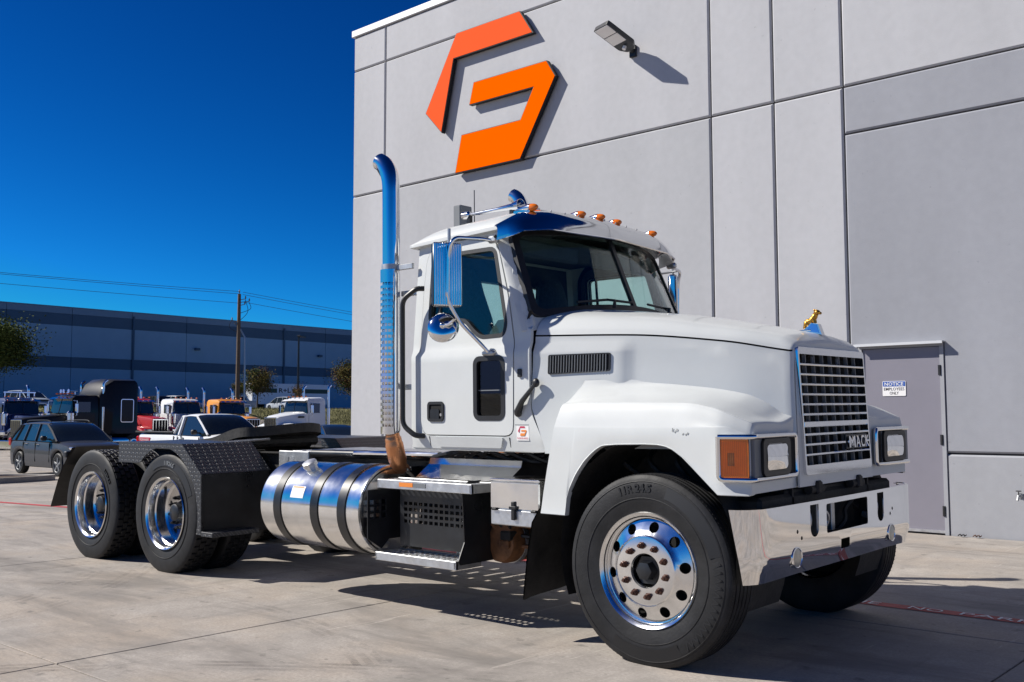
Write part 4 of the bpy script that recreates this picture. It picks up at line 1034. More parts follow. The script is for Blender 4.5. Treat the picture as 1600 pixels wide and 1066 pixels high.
# horn, antenna box, whip, beacon box
hn = part('air_horn', MB().lathe([(0, 0), (0, .03), (.06, .03), (.07, .012), (.35, .018), (.5, .028), (.58, .05), (.58, .046), (.5, .02)], 16, (-2.03, -.55, 2.925), 'x', 1), 'chrome', 40)
for xx_ in (-1.98, -1.55): part('horn_stand', MB().box((xx_, -.565, 2.82), (xx_+.03, -.535, 2.92)), 'blackmet', 0, hn)
ab = part('antenna_mount', MB().box((-2.33, -.36, 2.82), (-2.25, -.22, 3.075), .008).box((-2.26, -.33, 2.80), (-2.12, -.26, 2.87), .006), 'gray', 30)
part('antenna_whip', MB().tube([(-2.17, -.28, 2.86), (-2.17, -.28, 3.19)], .004, 6), 'blackmet', 40, ab)
bb = part('roof_beacon_box', MB().box((-2.0, -.03, 2.85), (-1.87, .19, 3.075), .012), 'alubr', 30)
part('beacon_plate', MB().box((-1.868, .02, 2.95), (-1.862, .17, 3.05)), 'decalw', 0, bb)
# grab handle, latch, sticker
k = MB().tube(arcpath([(-1.985, -1.01, 2.325), (-2.02, -1.055, 2.325), (-2.135, -1.085, 2.25), (-2.135, -1.085, 1.34), (-2.03, -1.06, 1.265), (-1.985, -1.01, 1.265)], .05, 4), .019, 10)
gh = part('grab_handle', k, 'black'); part('grab_handle', k.copy().mirror(), 'black')
for s in (-1, 1):
    lt = MB().tube([(-1.085, s*1.03, 1.43), (-1.03, s*1.05, 1.50), (-.94, s*1.025, 1.61)], [.026, .018, .012], 8); lt.ball((-.935, s*1.02, 1.62), (.028, .02, .03), 10, 8); lt.ball((-1.085, s*1.025, 1.425), (.03, .02, .028), 10, 8); part('hood_latch', lt, 'black', 40)
part('side_repeater', sheet(rrect(-1.085, 1.66, -1.055, 1.715, .008), [], cmap, None, 0, .012), 'black', 30, cab)
sk = part('sticker', sheet([(-1.105, 1.245), (-1.0, 1.245), (-1.0, 1.338), (-1.105, 1.338)], [], cmap, None, .001, .0025), 'decalw', 0, cab)
s_ = .062/2.5
def stk(P, m):
    q = [(-1.053+(x+8)*s_, 1.3055+(z-6.83)*s_) for x, z in P]; part('sticker_logo', sheet(q, [], cmap, None, .0028, .0038), m, 0, cab)
stk(A, 'decalm'); stk(B, 'decalo')
k = fit(text('FORWARD', .02, 0), -1.098, 1.253, -1.007, 1.266); k.v = [cmap(a, c_, .0035) for a, c_, _ in k.v]; part('sticker_text', k, 'decalm', 0, cab)
# mirrors
def mirror(s):
    pts = [(-1.345, -.985, 2.605), (-1.38, -1.05, 2.612), (-1.43, -1.275, 2.60), (-1.465, -1.285, 2.50), (-1.475, -1.285, 2.18), (-1.44, -1.20, 2.03), (-1.335, -1.03, 1.832), (-1.30, -1.01, 1.83)]
    def sub(nm, k, m, par=None, sm_=40):
        if s > 0: k.mirror().xf(Matrix.Translation((.17, .03, 0)))
        return part(nm, k, m, sm_, par)
    br = sub('mirror_bracket', MB().tube(arcpath(pts, .06, 5), .0135, 12), 'chrome')
    sub('mirror_mount', MB().box((-1.375, -1.0, 2.585), (-1.29, -.955, 2.635), .012), 'steel', br); sub('mirror_mount', MB().box((-1.40, -1.045, 1.812), (-1.28, -1.005, 1.85), .012), 'steel', br)
    sub('mirror_strut', MB().tube([(-1.42, -1.22, 2.60), (-1.55, -1.20, 2.59), (-1.72, -1.0, 2.56)], .009, 8).tube([(-1.49, -1.25, 2.55), (-1.49, -1.25, 2.67)], .011, 8), 'steel', br)
    T = Matrix.Translation((-1.51, -1.262, 2.355)) @ Matrix.Rotation(R(-27), 4, 'Z')
    # fluted back: +x is the back of the mirror
    row = [(.045+.006*abs(math.sin(i*math.pi/4)), -.098+.196*i/48) for i in range(49)]
    k = MB().grid([[(x-(.008 if j in (0, 3) else 0), y, z) for x, y in row] for j, z in enumerate((-.213, -.205, .205, .213))]); hd = sub('mirror_head', k.xf(T), 'chrome', br, 25)
    sub('mirror_case', MB().box((-.02, -.1, -.216), (.043, .1, .216), .012).xf(T), 'blackmet' if s < 0 else 'chrome', br)
    sub('mirror_glass', MB().box((-.024, -.09, -.2), (-.0205, .09, .2)).xf(T), 'lens', br)
    T2 = Matrix.Translation((-1.575, -1.225, 2.005)) @ Matrix.Rotation(R(-52), 4, 'Z') @ Matrix.Rotation(R(-16), 4, 'Y')
    sub('convex_mirror', MB().lathe([(-.02, 0), (-.02, .1), (.0, .108), (.012, .106), (.03, .085), (.04, .05), (.044, 0)], 32, (0, 0, 0), 'x', 1).xf(T2), 'chrome', br)
    sub('convex_arm', MB().tube([T2 @ Vector((.042, 0, .0)), (-1.50, -1.25, 2.02), (-1.452, -1.225, 2.06)], .012, 8).ball(T2 @ Vector((.048, 0, 0)), .022, 10, 8), 'chrome', br)
mirror(-1); mirror(1)

# ---- hood ---------------------------------------------------------
XF = .622
hw = lambda x: interp(x, [-.985, -.4, .1, .4, XF], [.955, .825, .69, .60, .52])
hs = lambda x: interp(x, [-.985, -.31, .2, XF], [1.936, 1.912, 1.858, 1.785])
hc = lambda x: interp(x, [-.985, -.82, -.295, .18, .4, .54, .60, XF], [2.15, 2.14, 2.076, 1.985, 1.942, 1.914, 1.895, 1.865])
def lean(x, z, y=0.):
    """nose rakes back upward; rear lower corner sweeps forward"""
    x -= .035*max(0, (z-1.05)/.75)*sstep(.25, XF, x)
    x += .125*sstep(1.50, 1.17, z)*sstep(-.55, -.985, x)
    return x
def hood_sec(x, inset=0.):
    w2, z2, zc = hw(x)-inset, hs(x), hc(x)-inset
    K = [(0, zc), (.3*w2, zc-.006), (.58*w2, zc-.02), (.80*w2, z2+(zc-z2)*.72), (.915*w2, z2+(zc-z2)*.52), (.975*w2, z2+(zc-z2)*.25), (w2, z2)]
    return [(p.x, p.y) for p in spline(K, 5)]
def sw(x, z): return hw(x)+.006+.03*(1.9-z)/.5*min(1, max(0, (1.9-z)/.3))+.022*sstep(-.30, -.39, x)
def side_sec(x, inset=0.):
    w2, z2 = hw(x)-inset, hs(x); zb = lin(x, [-.985, -.74, -.60, XF], [1.165, 1.165, 1.41, 1.34])
    bul = .022*sstep(-.30, -.39, x)*1          # raised pad that carries the vent
    pts = [(w2+.001, z2-.011), (w2+.004, z2-.05)]
    for z in (1.82, 1.80, 1.74, 1.68, 1.60, 1.52, 1.45, 1.35, 1.2): pts.append((w2+.006+.03*(1.9-z)/.5*min(1, (1.9-z)/.3)+bul*(1 if z < z2-.04 else 0), z))
    pts.append((sw(x, zb)-inset, zb)); q_ = [pts[0]]
    for p in pts[1:]:
        if p[1] < q_[-1][1]-.002: q_.append(p)
    pts = q_
    while len(pts) < 12: pts.append(pts[-1])
    return pts[:12]
xs = [-.985+(XF+.985)*i/46 for i in range(47)]
st_top = [(x, hood_sec(x)) for x in xs]+[(XF+.012, hood_sec(XF, .010)), (XF+.018, hood_sec(XF, .026))]
def mk(secs, full=True):
    rows = []
    for x, sec in secs:
        row = [(lean(x, z), -w_, z) for w_, z in reversed(sec)]
        if full: row += [(lean(x, z), w_, z) for w_, z in sec[1:]]
        rows.append(row)
    return MB().grid(rows)
hood = part('hood', mk(st_top), 'white', 40)
st_side = [(x, side_sec(x)) for x in xs]+[(XF+.012, side_sec(XF, .010)), (XF+.018, side_sec(XF, .026))]
both('hood_side', mk(st_side, False), 'white', 32, hood)
# dark liner just inside closes the seam
lin_ = [(x, [(a-.007, z) for a, z in (hood_sec(x)[-6:]+side_sec(x)[:4])]) for x in xs[1:]]
both('hood_liner', mk(lin_, False), 'dark', 0, hood)
# nose panel behind the grille
out = [(w_, z) for w_, z in hood_sec(XF, .024)]+[(hw(XF)-.024, 1.70), (hw(XF)-.0, 1.35), (hw(XF)+.02, .985)]
poly = [(-a, z) for a, z in reversed(out[1:])]+[(a, z) for a, z in out]; poly = list(reversed(poly))
part('nose_panel', sheet(poly, [rrect(-.475, 1.07, .475, 1.785, .015)], lambda u, v, d: (lean(XF+.016, v)+d, u, v), .2, -.01, .002), 'white', 0, hood)
# side vents
vmap = lambda u, v, d: (u, -(hw(u)+.006+.03*(1.9-v)/.5*min(1, (1.9-v)/.3)+.022+d), v)
vent = roundpoly([(-.87, 1.672), (-.445, 1.685), (-.445, 1.80), (-.87, 1.80)], .012, 2)
def hv(s):
    def sub(nm, k, m, par):
        if s > 0: k.mirror()
        return part(nm, k, m, 0, par)
    v_ = sub('hood_vent', sheet(vent, [], vmap, .06, .001, .004), 'dark', hood)
    sub('vent_frame', sheet(vent, [offset(vent, -.008)], vmap, .06, .001, .010), 'black', hood)
    k = MB()
    for i in range(21):
        x = -.855+.40*i/21; sheet([(x, 1.682), (x+.004, 1.682), (x+.004, 1.792), (x, 1.792)], [], vmap, None, .003, .012, k)
    sub('vent_slats', k, 'gray', hood)
hv(-1); hv(1)

# fenders
def wO(x): return interp(x, [-.78, -.3, .2, .46, .52, .58, .635], [1.160, 1.172, 1.178, 1.178, 1.168, 1.15, 1.130])
zI = lambda x: interp(x, [-.78, -.25, .1, .36, .5, .58, .64], [1.572, 1.577, 1.550, 1.505, 1.44, 1.395, 1.375])
zS = lambda x: interp(x, [-.78, -.6, .25, .42, .52, .58, .635], [1.480, 1.488, 1.474, 1.445, 1.41, 1.385, 1.362])
ax = [-.80, -.585, -.584, -.57, -.53, -.47, -.41, -.36, -.31, -.2, .0, .09, .14, .19, .25, .31, .40, .47, .66]
az = [.80, .80, .90, .97, 1.055, 1.13, 1.178, 1.208, 1.228, 1.236, 1.241, 1.239, 1.232, 1.214, 1.175, 1.122, 1.04, .976, .976]
zB = lambda x: lin(x, ax, az)
def fsec(x, ins=0.):
    o = wO(x)-ins; wi = hw(min(x, XF))+.03; zi, zs, zb = zI(x)-ins, zS(x)-ins, zB(x)+ins*.6
    sh_ = min(.078, (o-wi)*.45); cz_ = 1.348 if zs > 1.40 else zs-.058
    K = [(wi-.02, zi+.055), (wi+.004, zi+.02), (wi+(o-sh_-wi)*.3, zi-.012), (wi+(o-sh_-wi)*.62, zi*.4+zs*.6+.002), (o-sh_, zs+.006), (o-sh_*.66, zs-.004), (o-sh_*.4, zs-.035), (o-sh_*.19, zs-.085), (o-.003, cz_), (o, cz_-.013)]
    sec = [(p.x, p.y) for p in spline(K, 4)]
    z0 = sec[-1][1]
    for t in (.25, .5, .75, .93): sec.append((o+.004*math.sin(math.pi*t), z0+(zb-z0)*t))
    sec += [(o+.006, zb+.004), (o+.002, zb), (o-.035, zb)]
    return sec
fx = sorted(set([round(-.78+1.41*i/70, 4) for i in range(71)]+[-.586, -.5835, -.572, -.555]))
fx = [x for x in fx if x <= .632]
def fpt(x, w_, z):
    k_ = sstep(-.15, -.78, x); xx = x+.22*(z-.86)*k_*(1 if z > .86 else .5)
    xx -= .028*max(0, min(1, (1.125-w_)/.6))*sstep(.45, .63, x)
    return (xx, -w_, z)
rows = [[fpt(x, *p) for p in fsec(x)] for x in fx]
rows += [[(fpt(.632, *p)[0]+.007, -p[0], p[1]) for p in fsec(.632, .006)], [(fpt(.632, *p)[0]+.011, -p[0], p[1]) for p in fsec(.632, .016)]]
k = MB().grid(rows)
# front cap under the brow
cap = [(p[0], p[1]) for p in fsec(.632, .016)][1:-1]; cap = cap+[(.50, .985), (.50, 1.38)]
sheet(cap, [], lambda u, v, d: (fpt(.632, u, v)[0]+.011+d, -u, v), .12, -.008, 0, k)
# rear return flange
k.grid([rows[0], [(p[0]+.004, max(p[1], -.93), p[2]) for p in rows[0]]])
fR, fL = both('fender', k, 'white', 34, hood)
# dark wheel-well liners
k = MB(); k.grid([[(-.05+.60*math.cos(t), -y, .60+.66*math.sin(t)) for y in (.55, .8, 1.14)] for t in [R(-25+230*i/24) for i in range(25)]]); k.box((-.72, -.56, .5), (.6, -.54, 1.3))
both('wheel_well', k, 'grime', 40, hood)
k = MB()
for i in range(5): k.tube(spline([(-.5+.2*i, -.6, 1.2), (-.45+.2*i, -.75, 1.12), (-.3+.16*i, -.7, 1.0), (-.2+.1*i, -.56, .9)], 4), .018, 6)
both('wheel_well_hose', k, 'grime', 40, hood)
# scuff marks on the fender flank
k = MB()
for (x, z, dx, dz) in ((.19, 1.318, .004, .02), (.205, 1.312, .006, .012), (.22, 1.32, .003, .014), (.255, 1.300, .008, .01), (.275, 1.298, .006, .01), (.287, 1.302, .004, .012)):
    sheet([(x, z), (x+.004, z), (x+dx+.004, z+dz), (x+dx, z+dz)], [], lambda u, v, d: (u, -(wO(u)+.004+d), v), None, 0, .0012, k)
part('scuff_mark', k, 'gray', 0, hood)

# headlights
def hl(s):
    def sub(nm, k, m, par=None, sm_=30):
        if s > 0: k.mirror()
        return part(nm, k, m, sm_, par)
    Pa, Pb, Pc = Vector((.487, -1.186)), Vector((.640, -1.136)), Vector((.629, -.605)); z0, z1 = 1.062, 1.292
    n1 = Vector((Pb.y-Pa.y, -(Pb.x-Pa.x))).normalized(); n1 = n1 if n1.y < 0 else -n1; n2 = Vector((1, 0))
    Pb2 = Vector((.650, -1.122))
    m1 = lambda u, v, d: (*(Pa+(Pb-Pa)*u+n1*d), v); m2 = lambda u, v, d: (*(Pb2+(Pc-Pb2)*u+n2*(d+.010)), v)
    h_ = sub('headlight', sheet([(0, z0), (1, z0), (1, z1), (0, z1)], [], m1, None, -.03, .004).merge(sheet([(0, z0), (1, z0), (1, z1), (0, z1)], [], m2, None, -.03, .004)), 'gray', None, 0)
    ring = [m1(-.02, z1, .006), m1(1, z1, .012), m2(.01, z1, .008), m2(1.02, z1, .008), m2(1.02, z0, .008), m2(.01, z0, .008), m1(1, z0, .012), m1(-.02, z0, .006)]
    k = MB(); ri = arcpath([Vector(p) for p in ring]+[Vector(ring[0])], .03, 4); k.tube(ri, .0155, 8, caps=False); sub('bezel', k, 'chrome', h_, 50)
    sub('turn_signal', sheet(rrect(.07, z0+.012, .99, z1-.012, .02), [], m1, None, .004, .014), 'amber', h_)
    sub('turn_signal_bulb', sheet(rrect(.30, z0+.075, .52, z1-.085, .01), [], m1, None, .013, .0155), 'rust', h_)
    k = MB()
    for i in range(14): k.merge(sheet([(.1+.062*i, z0+.02), (.108+.062*i, z0+.02), (.108+.062*i, z1-.02), (.1+.062*i, z1-.02)], [], m1, None, .014, .0165))
    sub('turn_signal_ribs', k, 'amberd', h_, 0)
    W = (Pc-Pb2).length; f = lambda a: a/W
    lo, hi = f(.075), f(.43)
    sub('lamp_backing', sheet([(f(.44), z0+.012), (f(.515), z0+.012), (f(.515), z1-.012), (f(.44), z1-.012)], [], m2, None, .004, .006), 'dark', h_, 0)
    def rr2(a, b_, c_, d_, r_): return [(u/W, v) for u, v in rrect(a*W, b_, c_*W, d_, r_)]
    sub('lamp_ring', sheet(rr2(lo, z0+.014, hi, z1-.014, .035), [rr2(lo+f(.04), z0+.042, hi-f(.04), z1-.042, .03)], m2, None, .004, .022), 'black', h_)
    sub('lamp_reflector', sheet(rr2(lo+f(.036), z0+.038, hi-f(.036), z1-.038, .03), [], m2, None, .004, .008), 'chrome', h_)
    sub('lamp_lens', sheet(rr2(lo+f(.044), z0+.046, hi-f(.044), z1-.046, .028), [], lambda u, v, d: (lambda q: (q[0]+.03*(1-((u-(lo+hi)/2)/((hi-lo)/2))**2)*(1-((v-(z0+z1)/2)/.1)**2), q[1], q[2]))(m2(u, v, d)), .03, .009, .013), 'mirror', h_, 50)
hl(-1); hl(1)

# grille
GM = Matrix.Translation((.625, 0, 1.05)) @ Matrix.Rotation(-math.atan(.035/.75), 4, 'Y')     # local: x out, z up from the grille foot
def gpart(nm, k, m, par=None, sm_=30): return part(nm, k.xf(GM), m, sm_, par)
gh_, gw_ = .752, .487
gmap = lambda u, v, d: (d, u, v)
go = rrect(-gw_, 0, gw_, gh_, .025); gi = rrect(-gw_+.016, .055, gw_-.016, gh_-.042, .01)
gr = gpart('grille', sheet(go, [gi], gmap, None, -.012, .034), 'chrome')
gpart('grille_back', sheet(rrect(-gw_+.005, .01, gw_-.005, gh_-.01, .02), [], gmap, None, -.06, -.055), 'dark', gr, 0)
nb_ = 11; zz = [.055+(gh_-.042-.055)*i/nb_ for i in range(nb_+1)]
for i in range(1, nb_):
    th = .007 if i != 4 else .016
    y1 = .10 if i == 2 else gw_-.014
    gpart('grille_bar', MB().box((.004, -gw_+.014, zz[i]-th), (.036, y1, zz[i]+th), .004), 'chrome', gr)
for i in range(1, 8):
    y = -gw_+2*gw_*i/8; gpart('grille_divider', MB().box((.0, y-.004, .05), (.022, y+.004, gh_-.04)), 'gray', gr, 0)
for y in (-.24, .12):
    for z in (.085, gh_-.075): gpart('grille_clip', MB().box((.0, y-.016, z-.022), (.016, y+.016, z+.022), .003), 'gray', gr)
zt = zz[2]-.036
for ch_, a_, b_ in (('M', .118, .212), ('A', .222, .292), ('C', .302, .360), ('K', .370, .430)):
    k = fit(text(ch_, .1, .006, .001), a_, 0, b_, .072); k.v = [(.044+d, a, c_+zt) for a, c_, d in k.v]; gpart('badge_letter', k, 'chrome', gr, 20)
gpart('badge_bar', MB().box((.006, .42, zz[2]-.008), (.034, gw_-.014, zz[2]+.008), .003), 'chrome', gr)
gpart('badge_plate', MB().box((.02, .105, zt-.008), (.033, .440, zt+.083), .004), 'blackmet', gr)

# hood ornament: gold dog on a blue wedge
od = part('ornament_base', MB().prism([(.43, 1.925), (.585, 1.89), (.555, 1.975), (.50, 1.985)], lambda u, v, d: (.5+(u-.5)*.82, d*.82, 1.93+(v-1.93)*.82), -.028, .028).box((.41, -.028, 1.925), (.50, .028, 1.934), .003), 'chrome', 30, hood)
part('ornament_enamel', MB().prism([(.455, 1.928), (.565, 1.905), (.545, 1.97), (.505, 1.98)], lambda u, v, d: (.5+(u-.5)*.82, -d*.82, 1.93+(v-1.93)*.82), .0283, .030), 'bluem', 0, hood)
k = MB(); k.ball((.475, 0, 1.998), (.040, .022, .024), 12, 8); k.ball((.455, 0, 1.982), (.026, .024, .032), 12, 8)
k.tube(spline([(.49, 0, 2.0), (.515, 0, 2.03), (.53, 0, 2.055)], 4), [.026]*3+[.024]*3+[.021]*3, 10); k.ball((.540, 0, 2.066), (.026, .021, .02), 12, 8); k.ball((.562, 0, 2.058), (.016, .014, .011), 10, 6)
for s in (-1, 1):
    k.tube([(.515, s*.014, 2.01), (.522, s*.015, 1.985)], [.012, .009], 8); k.tube([(.45, s*.017, 1.985), (.437, s*.017, 1.945)], [.014, .008], 8); k.ball((.526, s*.018, 2.082), (.008, .004, .010), 8, 6)
SO = Matrix.Translation((.50, 0, 1.93)) @ Matrix.Scale(.82, 4) @ Matrix.Translation((-.50, 0, -1.93))
part('ornament_dog', k.xf(SO), 'gold', 50, hood)

# ---- bumper -------------------------------------------------------
BP = [(.545, -1.203), (.58, -1.193), (.625, -1.16), (.668, -1.09), (.683, -1.0), (.690, -.6), (.694, 0), (.690, .6), (.683, 1.0), (.668, 1.09), (.625, 1.16), (.58, 1.193), (.545, 1.203)]
bs = [p for p in spline(BP, 6)]; cum = [0]
for a, b_ in zip(bs, bs[1:]): cum.append(cum[-1]+(b_-a).length)
half = cum[-1]/2
def bpos(u):
    t = u+half; i = max(0, min(len(bs)-2, next((j for j in range(len(cum)-1) if cum[j+1] >= t), len(bs)-2)))
    q = (t-cum[i])/(cum[i+1]-cum[i]); p = bs[i].lerp(bs[i+1], q); tg = (bs[i+1]-bs[i]).normalized(); return p, Vector((tg.y, -tg.x))
def bmap(u, v, d):
    p, n_ = bpos(u); p = p+n_*(d-.03*sstep(.62, .50, v)+.0); return (p.x, p.y, v)
def slot(y, r_=.055): return [(y-r_, .885), (y-r_, .75)]+[(y+r_*math.cos(t), .75+.05*math.sin(t)) for t in [math.pi+math.pi*i/8 for i in range(1, 8)]]+[(y+r_, .75), (y+r_, .885)]
bo = [(-half+.07, .505), (-half+.25, .507), (-.7, .512), (.7, .512), (half-.25, .507), (half-.07, .505), (half, .905), (-half, .905)]
holes = [rrect(-.31, .705, .305, .875, .015), slot(-.47), slot(.525), rrect(-.115, .593, .012, .652, .006)]
holes += [circle(-.69, .75, .012, 8), circle(-.64, .71, .012, 8), circle(.69, .735, .012, 8), circle(.73, .765, .012, 8)]
bump = part('bumper', sheet(bo, holes, bmap, .05, -.006, 0), 'mirror', 40)
part('bumper_lip', sheet([(-half+.01, 0), (half-.01, 0), (half-.01, 1), (-half+.01, 1)], [], lambda u, v, d: (lambda p: (p[0][0]-p[1].x*.05*v-.0, p[0][1]-p[1].y*.05*v, .902+d))(bpos(u)), .1, -.004, 0), 'chrome', 40, bump)
part('bumper_opening', MB().box((.53, -.40, .66), (.56, .40, .90)), 'dark', 0, bump)
k = MB(); k.box((.56, -.03, .67), (.60, .02, .88), .004); part('bumper_bracket', k, 'steel', 30, bump); part('bumper_bracket', MB().box((.56, -.26, .68), (.61, -.24, .88), .004), 'steel', 30, bump); part('air_line', MB().tube(spline([(.58, .08, .68), (.62, .12, .74), (.60, .17, .80), (.62, .24, .86)], 4), .014, 6), 'grime', 40, bump); part('air_line', MB().tube(spline([(.58, -.2, .86), (.61, -.12, .80), (.60, -.1, .74), (.59, -.18, .69)], 4), .012, 6), 'steel', 40, bump)
for y in (-.47, .525): part('tow_hook', MB().tube(spline([(.56, y, .88), (.63, y, .86), (.655, y, .79), (.63, y, .735), (.57, y, .74)], 4), .02, 8), 'steel', 35, bump); part('tow_hook_pocket', MB().box((.53, y-.1, .65), (.55, y+.1, .91)), 'dark', 0, bump)
part('bumper_void', MB().box((.56, -.2, .55), (.60, .1, .69)), 'dark', 0, bump)
for u in (-.705, .70):
    p, n_ = bpos(u); T = Matrix.Translation((p.x-.008, p.y, .607)) @ Matrix.Rotation(math.atan2(n_.y, n_.x), 4, 'Z')
    fg = part('fog_light', MB().lathe([(.004, .062), (.012, .061), (.014, .054), (.011, .05)], 28, (0, 0, 0), 'x', 1).xf(T), 'chrome', 40, bump)
    part('fog_lens', MB().lathe([(.011, .052), (.0125, .04), (.0135, .02), (.014, 0)], 24, (0, 0, 0), 'x', 1).xf(T), 'fog', 40, bump)
# radiator support / hood hinges between bumper and hood
k = MB().box((.30, -.95, .86), (.60, .95, .95), .02); k.box((.45, -.6, .93), (.58, .6, .975), .01); part('radiator_support', k, 'grime')
for y in (-.30, .30): part('hood_hinge', MB().box((.56, y-.035, .93), (.66, y+.035, 1.01), .012).tube([(.62, y-.09, .96), (.62, y+.09, .96)], .028, 12), 'grime', 35)
part('lower_grille_panel', MB().box((.585, -.50, .985), (.60, .50, 1.05), .004), 'white', 30, hood)

# ================================================================== PARKED VEHICLES BEHIND
def loft(secs, caps=True):
    """secs: list of (x, [(w,z)...]) for the half section from top centre to bottom; mirrored and capped"""
    rows = []
    for x, sec in secs: rows.append([(x, -w_, z) for w_, z in reversed(sec)]+[(x, w_, z) for w_, z in (sec[1:] if sec[0][0] < 1e-6 else sec)])
    k = MB().grid(rows)
    if caps:
        n = len(rows[0]); o = 0; k.f.append(tuple(range(n))); k.f.append(tuple(reversed(range(len(k.v)-n, len(k.v)))))
    return k
def car_wheel(par, x, y, r, wd, rimm='alubr', spokes=5):
    s = 1 if y > 0 else -1
    T = Matrix.Translation((x, y, r)) @ (Matrix.Rotation(math.pi, 4, 'Z') if s > 0 else Matrix.Identity(4))
    k = MB().lathe([(-.01, 0), (-.01, r*.2), (-.03, r*.25), (-.035, r*.55)], 24); k.lathe([(.012, r*.64), (.0, r*.60), (-.05, r*.58)], 24)
    for i in range(spokes):
        a = 2*math.pi*i/spokes+.3; k.box((r*.12, -.004, -r*.09), (r*.62, .04, r*.09), .01, Matrix.Rotation(-a, 4, 'Y'))
    wh = obj('wheel', k.xf(T), rimm, par, 30)
    obj('tyre', MB().lathe([(.0, r*.62), (.012, r*.72), (.008, r*.9), (-.02, r*.985), (-.04, r), (-wd+.04, r), (-wd+.01, r*.96), (-wd, r*.7)], 36).xf(T), 'rubber', wh, 35)
    obj('wheel_back', MB().lathe([(-.06, 0), (-.06, r*.62)], 20).xf(T), 'dark', wh, 0)
def arch_z(x, zb, ws, r):
    z = zb
    for xw in ws:
        d = abs(x-xw)
        if d < r*1.18: z = max(z, .0+r+math.sqrt(max(0, (r*1.18)**2-d*d)))
    return z
def passenger(name, label, cat, loc, rz, paint, kind, group=None):
    """kind: dict of profiles; x=0 rear, x=L front, z=0 ground"""
    K = kind; L, W = K['L'], K['W']/2; t = thing(name, label, cat, loc, rz, group); r = K['r']; ws = K['ws']
    tx = K['top'][0]; tz = K['top'][1]
    xs_ = sorted(set([L*i/60 for i in range(61)]+[w_+d for w_ in ws for d in (-r*1.19, -r*1.17, -r*1.0, r*1.0, r*1.17, r*1.19)])); xs_ = [x for x in xs_ if 0 <= x <= L]
    secs = []
    for x in xs_:
        e = min(1, min(x, L-x)/.45); wb = W*(.80+.20*math.sqrt(1-(1-e)**2)); zt = interp(x, tx, tz); z0 = interp(x, [0, .25, L-.3, L], [.48, .28, .26, .42]); zb = arch_z(x, z0, ws, r)
        zb = min(zb, zt-.12); sh = zt-.17
        sec = [(0, zt+.02), (wb*.55, zt+.012), (wb*.84, zt-.015), (wb*.95, zt-.06), (wb*.985, max(zb+.03, sh)), (wb, max(zb+.02, zb+(sh-zb)*.55)), (wb*.985, max(zb+.01, zb+(sh-zb)*.2)), (wb*.955, zb), (wb*.7, zb+.01)]
        secs.append((x, sec))
    body = obj('body', loft(secs), paint, t, 38)
    obj('underbody', MB().box((.3, -W*.72, .22), (L-.3, W*.72, .75), .05), 'dark', t, 0)
    # greenhouse
    g0, g1, r0, r1, H = K['g']; wr = W*K.get('wr', .74)
    def roofz(x): return interp(x, [g0, r0, (r0+r1)/2, r1, g1], [interp(g0, tx, tz), H-.05, H, H-.03, interp(g1, tx, tz)])
    gsec = []
    gx = sorted(set([g0+(g1-g0)*i/24 for i in range(25)]+[r0, r1]))
    for x in gx:
        bz = interp(x, tx, tz)-.03; rz_ = max(bz+.01, roofz(x)); f_ = (rz_-bz)/(H-bz); wb = W*.94; wt = wb+(wr-wb)*min(1, f_)
        gsec.append((x, [(0, rz_+.005), (wt*.6, rz_), (wt*.9, rz_-.02*f_), (wt, rz_-.07*f_), (wb, bz)]))
    obj('glasshouse', loft(gsec), 'bgglass', t, 30)
    def off(sec, d): return [(w_+d, z+d) for w_, z in sec]
    rf = [(x, off(sec[:4], .008)) for x, sec in gsec if r0-.02 <= x <= r1+.02]; rows = [[(x, -w_, z) for w_, z in reversed(s_)]+[(x, w_, z) for w_, z in s_[1:]] for x, s_ in rf]
    rows2 = [[(x, y, z) for x, y, z in rw_] for rw_ in rows]
    obj('roof', MB().grid(rows2), paint, t, 40)
    def gp(x, s):
        i = min(range(len(gx)), key=lambda j: abs(gx[j]-x)); w1, z1 = gsec[i][1][3]; w0, z0 = gsec[i][1][4]; return Vector((x, s*(w1+.006), z1+.006)), Vector((x, s*(w0+.01), z0))
    for s in (-1, 1):
        for xt, xb in K['pil']:
            a, b_ = gp(xt, s)[0], gp(xb, s)[1]; obj('pillar', MB().tube([a, b_], K.get('pr', .035), 6), paint, t, 40)
        for xa, xb in ((r1, g1-.02), (r0, g0+.02)):
            a = gp(xa, s)[0]; i = min(range(len(gx)), key=lambda j: abs(gx[j]-xb)); w_, z_ = gsec[i][1][3]; obj('pillar', MB().tube([a, Vector(((xa+xb)/2, s*((abs(a.y)+w_+.01)/2), (a.z+z_)/2+.03*K.get('bow', 1))), Vector((xb, s*(w_+.012), z_))], .035, 6), paint, t, 40)
        y = s*W*.96
        obj('headlight', MB().box((L-.50, s*W*.60, K['hz']-.06), (L-.10, s*W*.945, K['hz']+.05), .03), 'lens', t)
        obj('tail_light', MB().box((.02, s*W*.70, K['tz']-.12), (.22, s*W*.965, K['tz']+.14), .03), 'red', t)
        mx_ = K['mx']; mb_ = MB().box((mx_-.05, s*(W+.02), K['mz']), (mx_+.11, s*(W+.2), K['mz']+.15), .04); mb_.box((mx_, s*(W*.9), K['mz']+.03), (mx_+.06, s*(W+.05), K['mz']+.07)); obj('wing_mirror', mb_, 'black', t)
        for hx, hz in K['handles']: obj('door_handle', MB().tube([(hx, s*(W*.985), hz), (hx+.05, s*(W+.02), hz), (hx+.15, s*(W+.02), hz), (hx+.2, s*(W*.985), hz)], .014, 6), K.get('hm', 'chrome'), t)
        for sx in K['seams']: obj('door_seam', MB().box((sx-.006, s*(W*.975), .42), (sx+.006, s*(W*1.003), interp(sx, tx, tz)-.07)), 'dark', t, 0)
        for xw in ws: car_wheel(t, xw, s*(W-.015), r, .22, K.get('rim', 'alubr'))
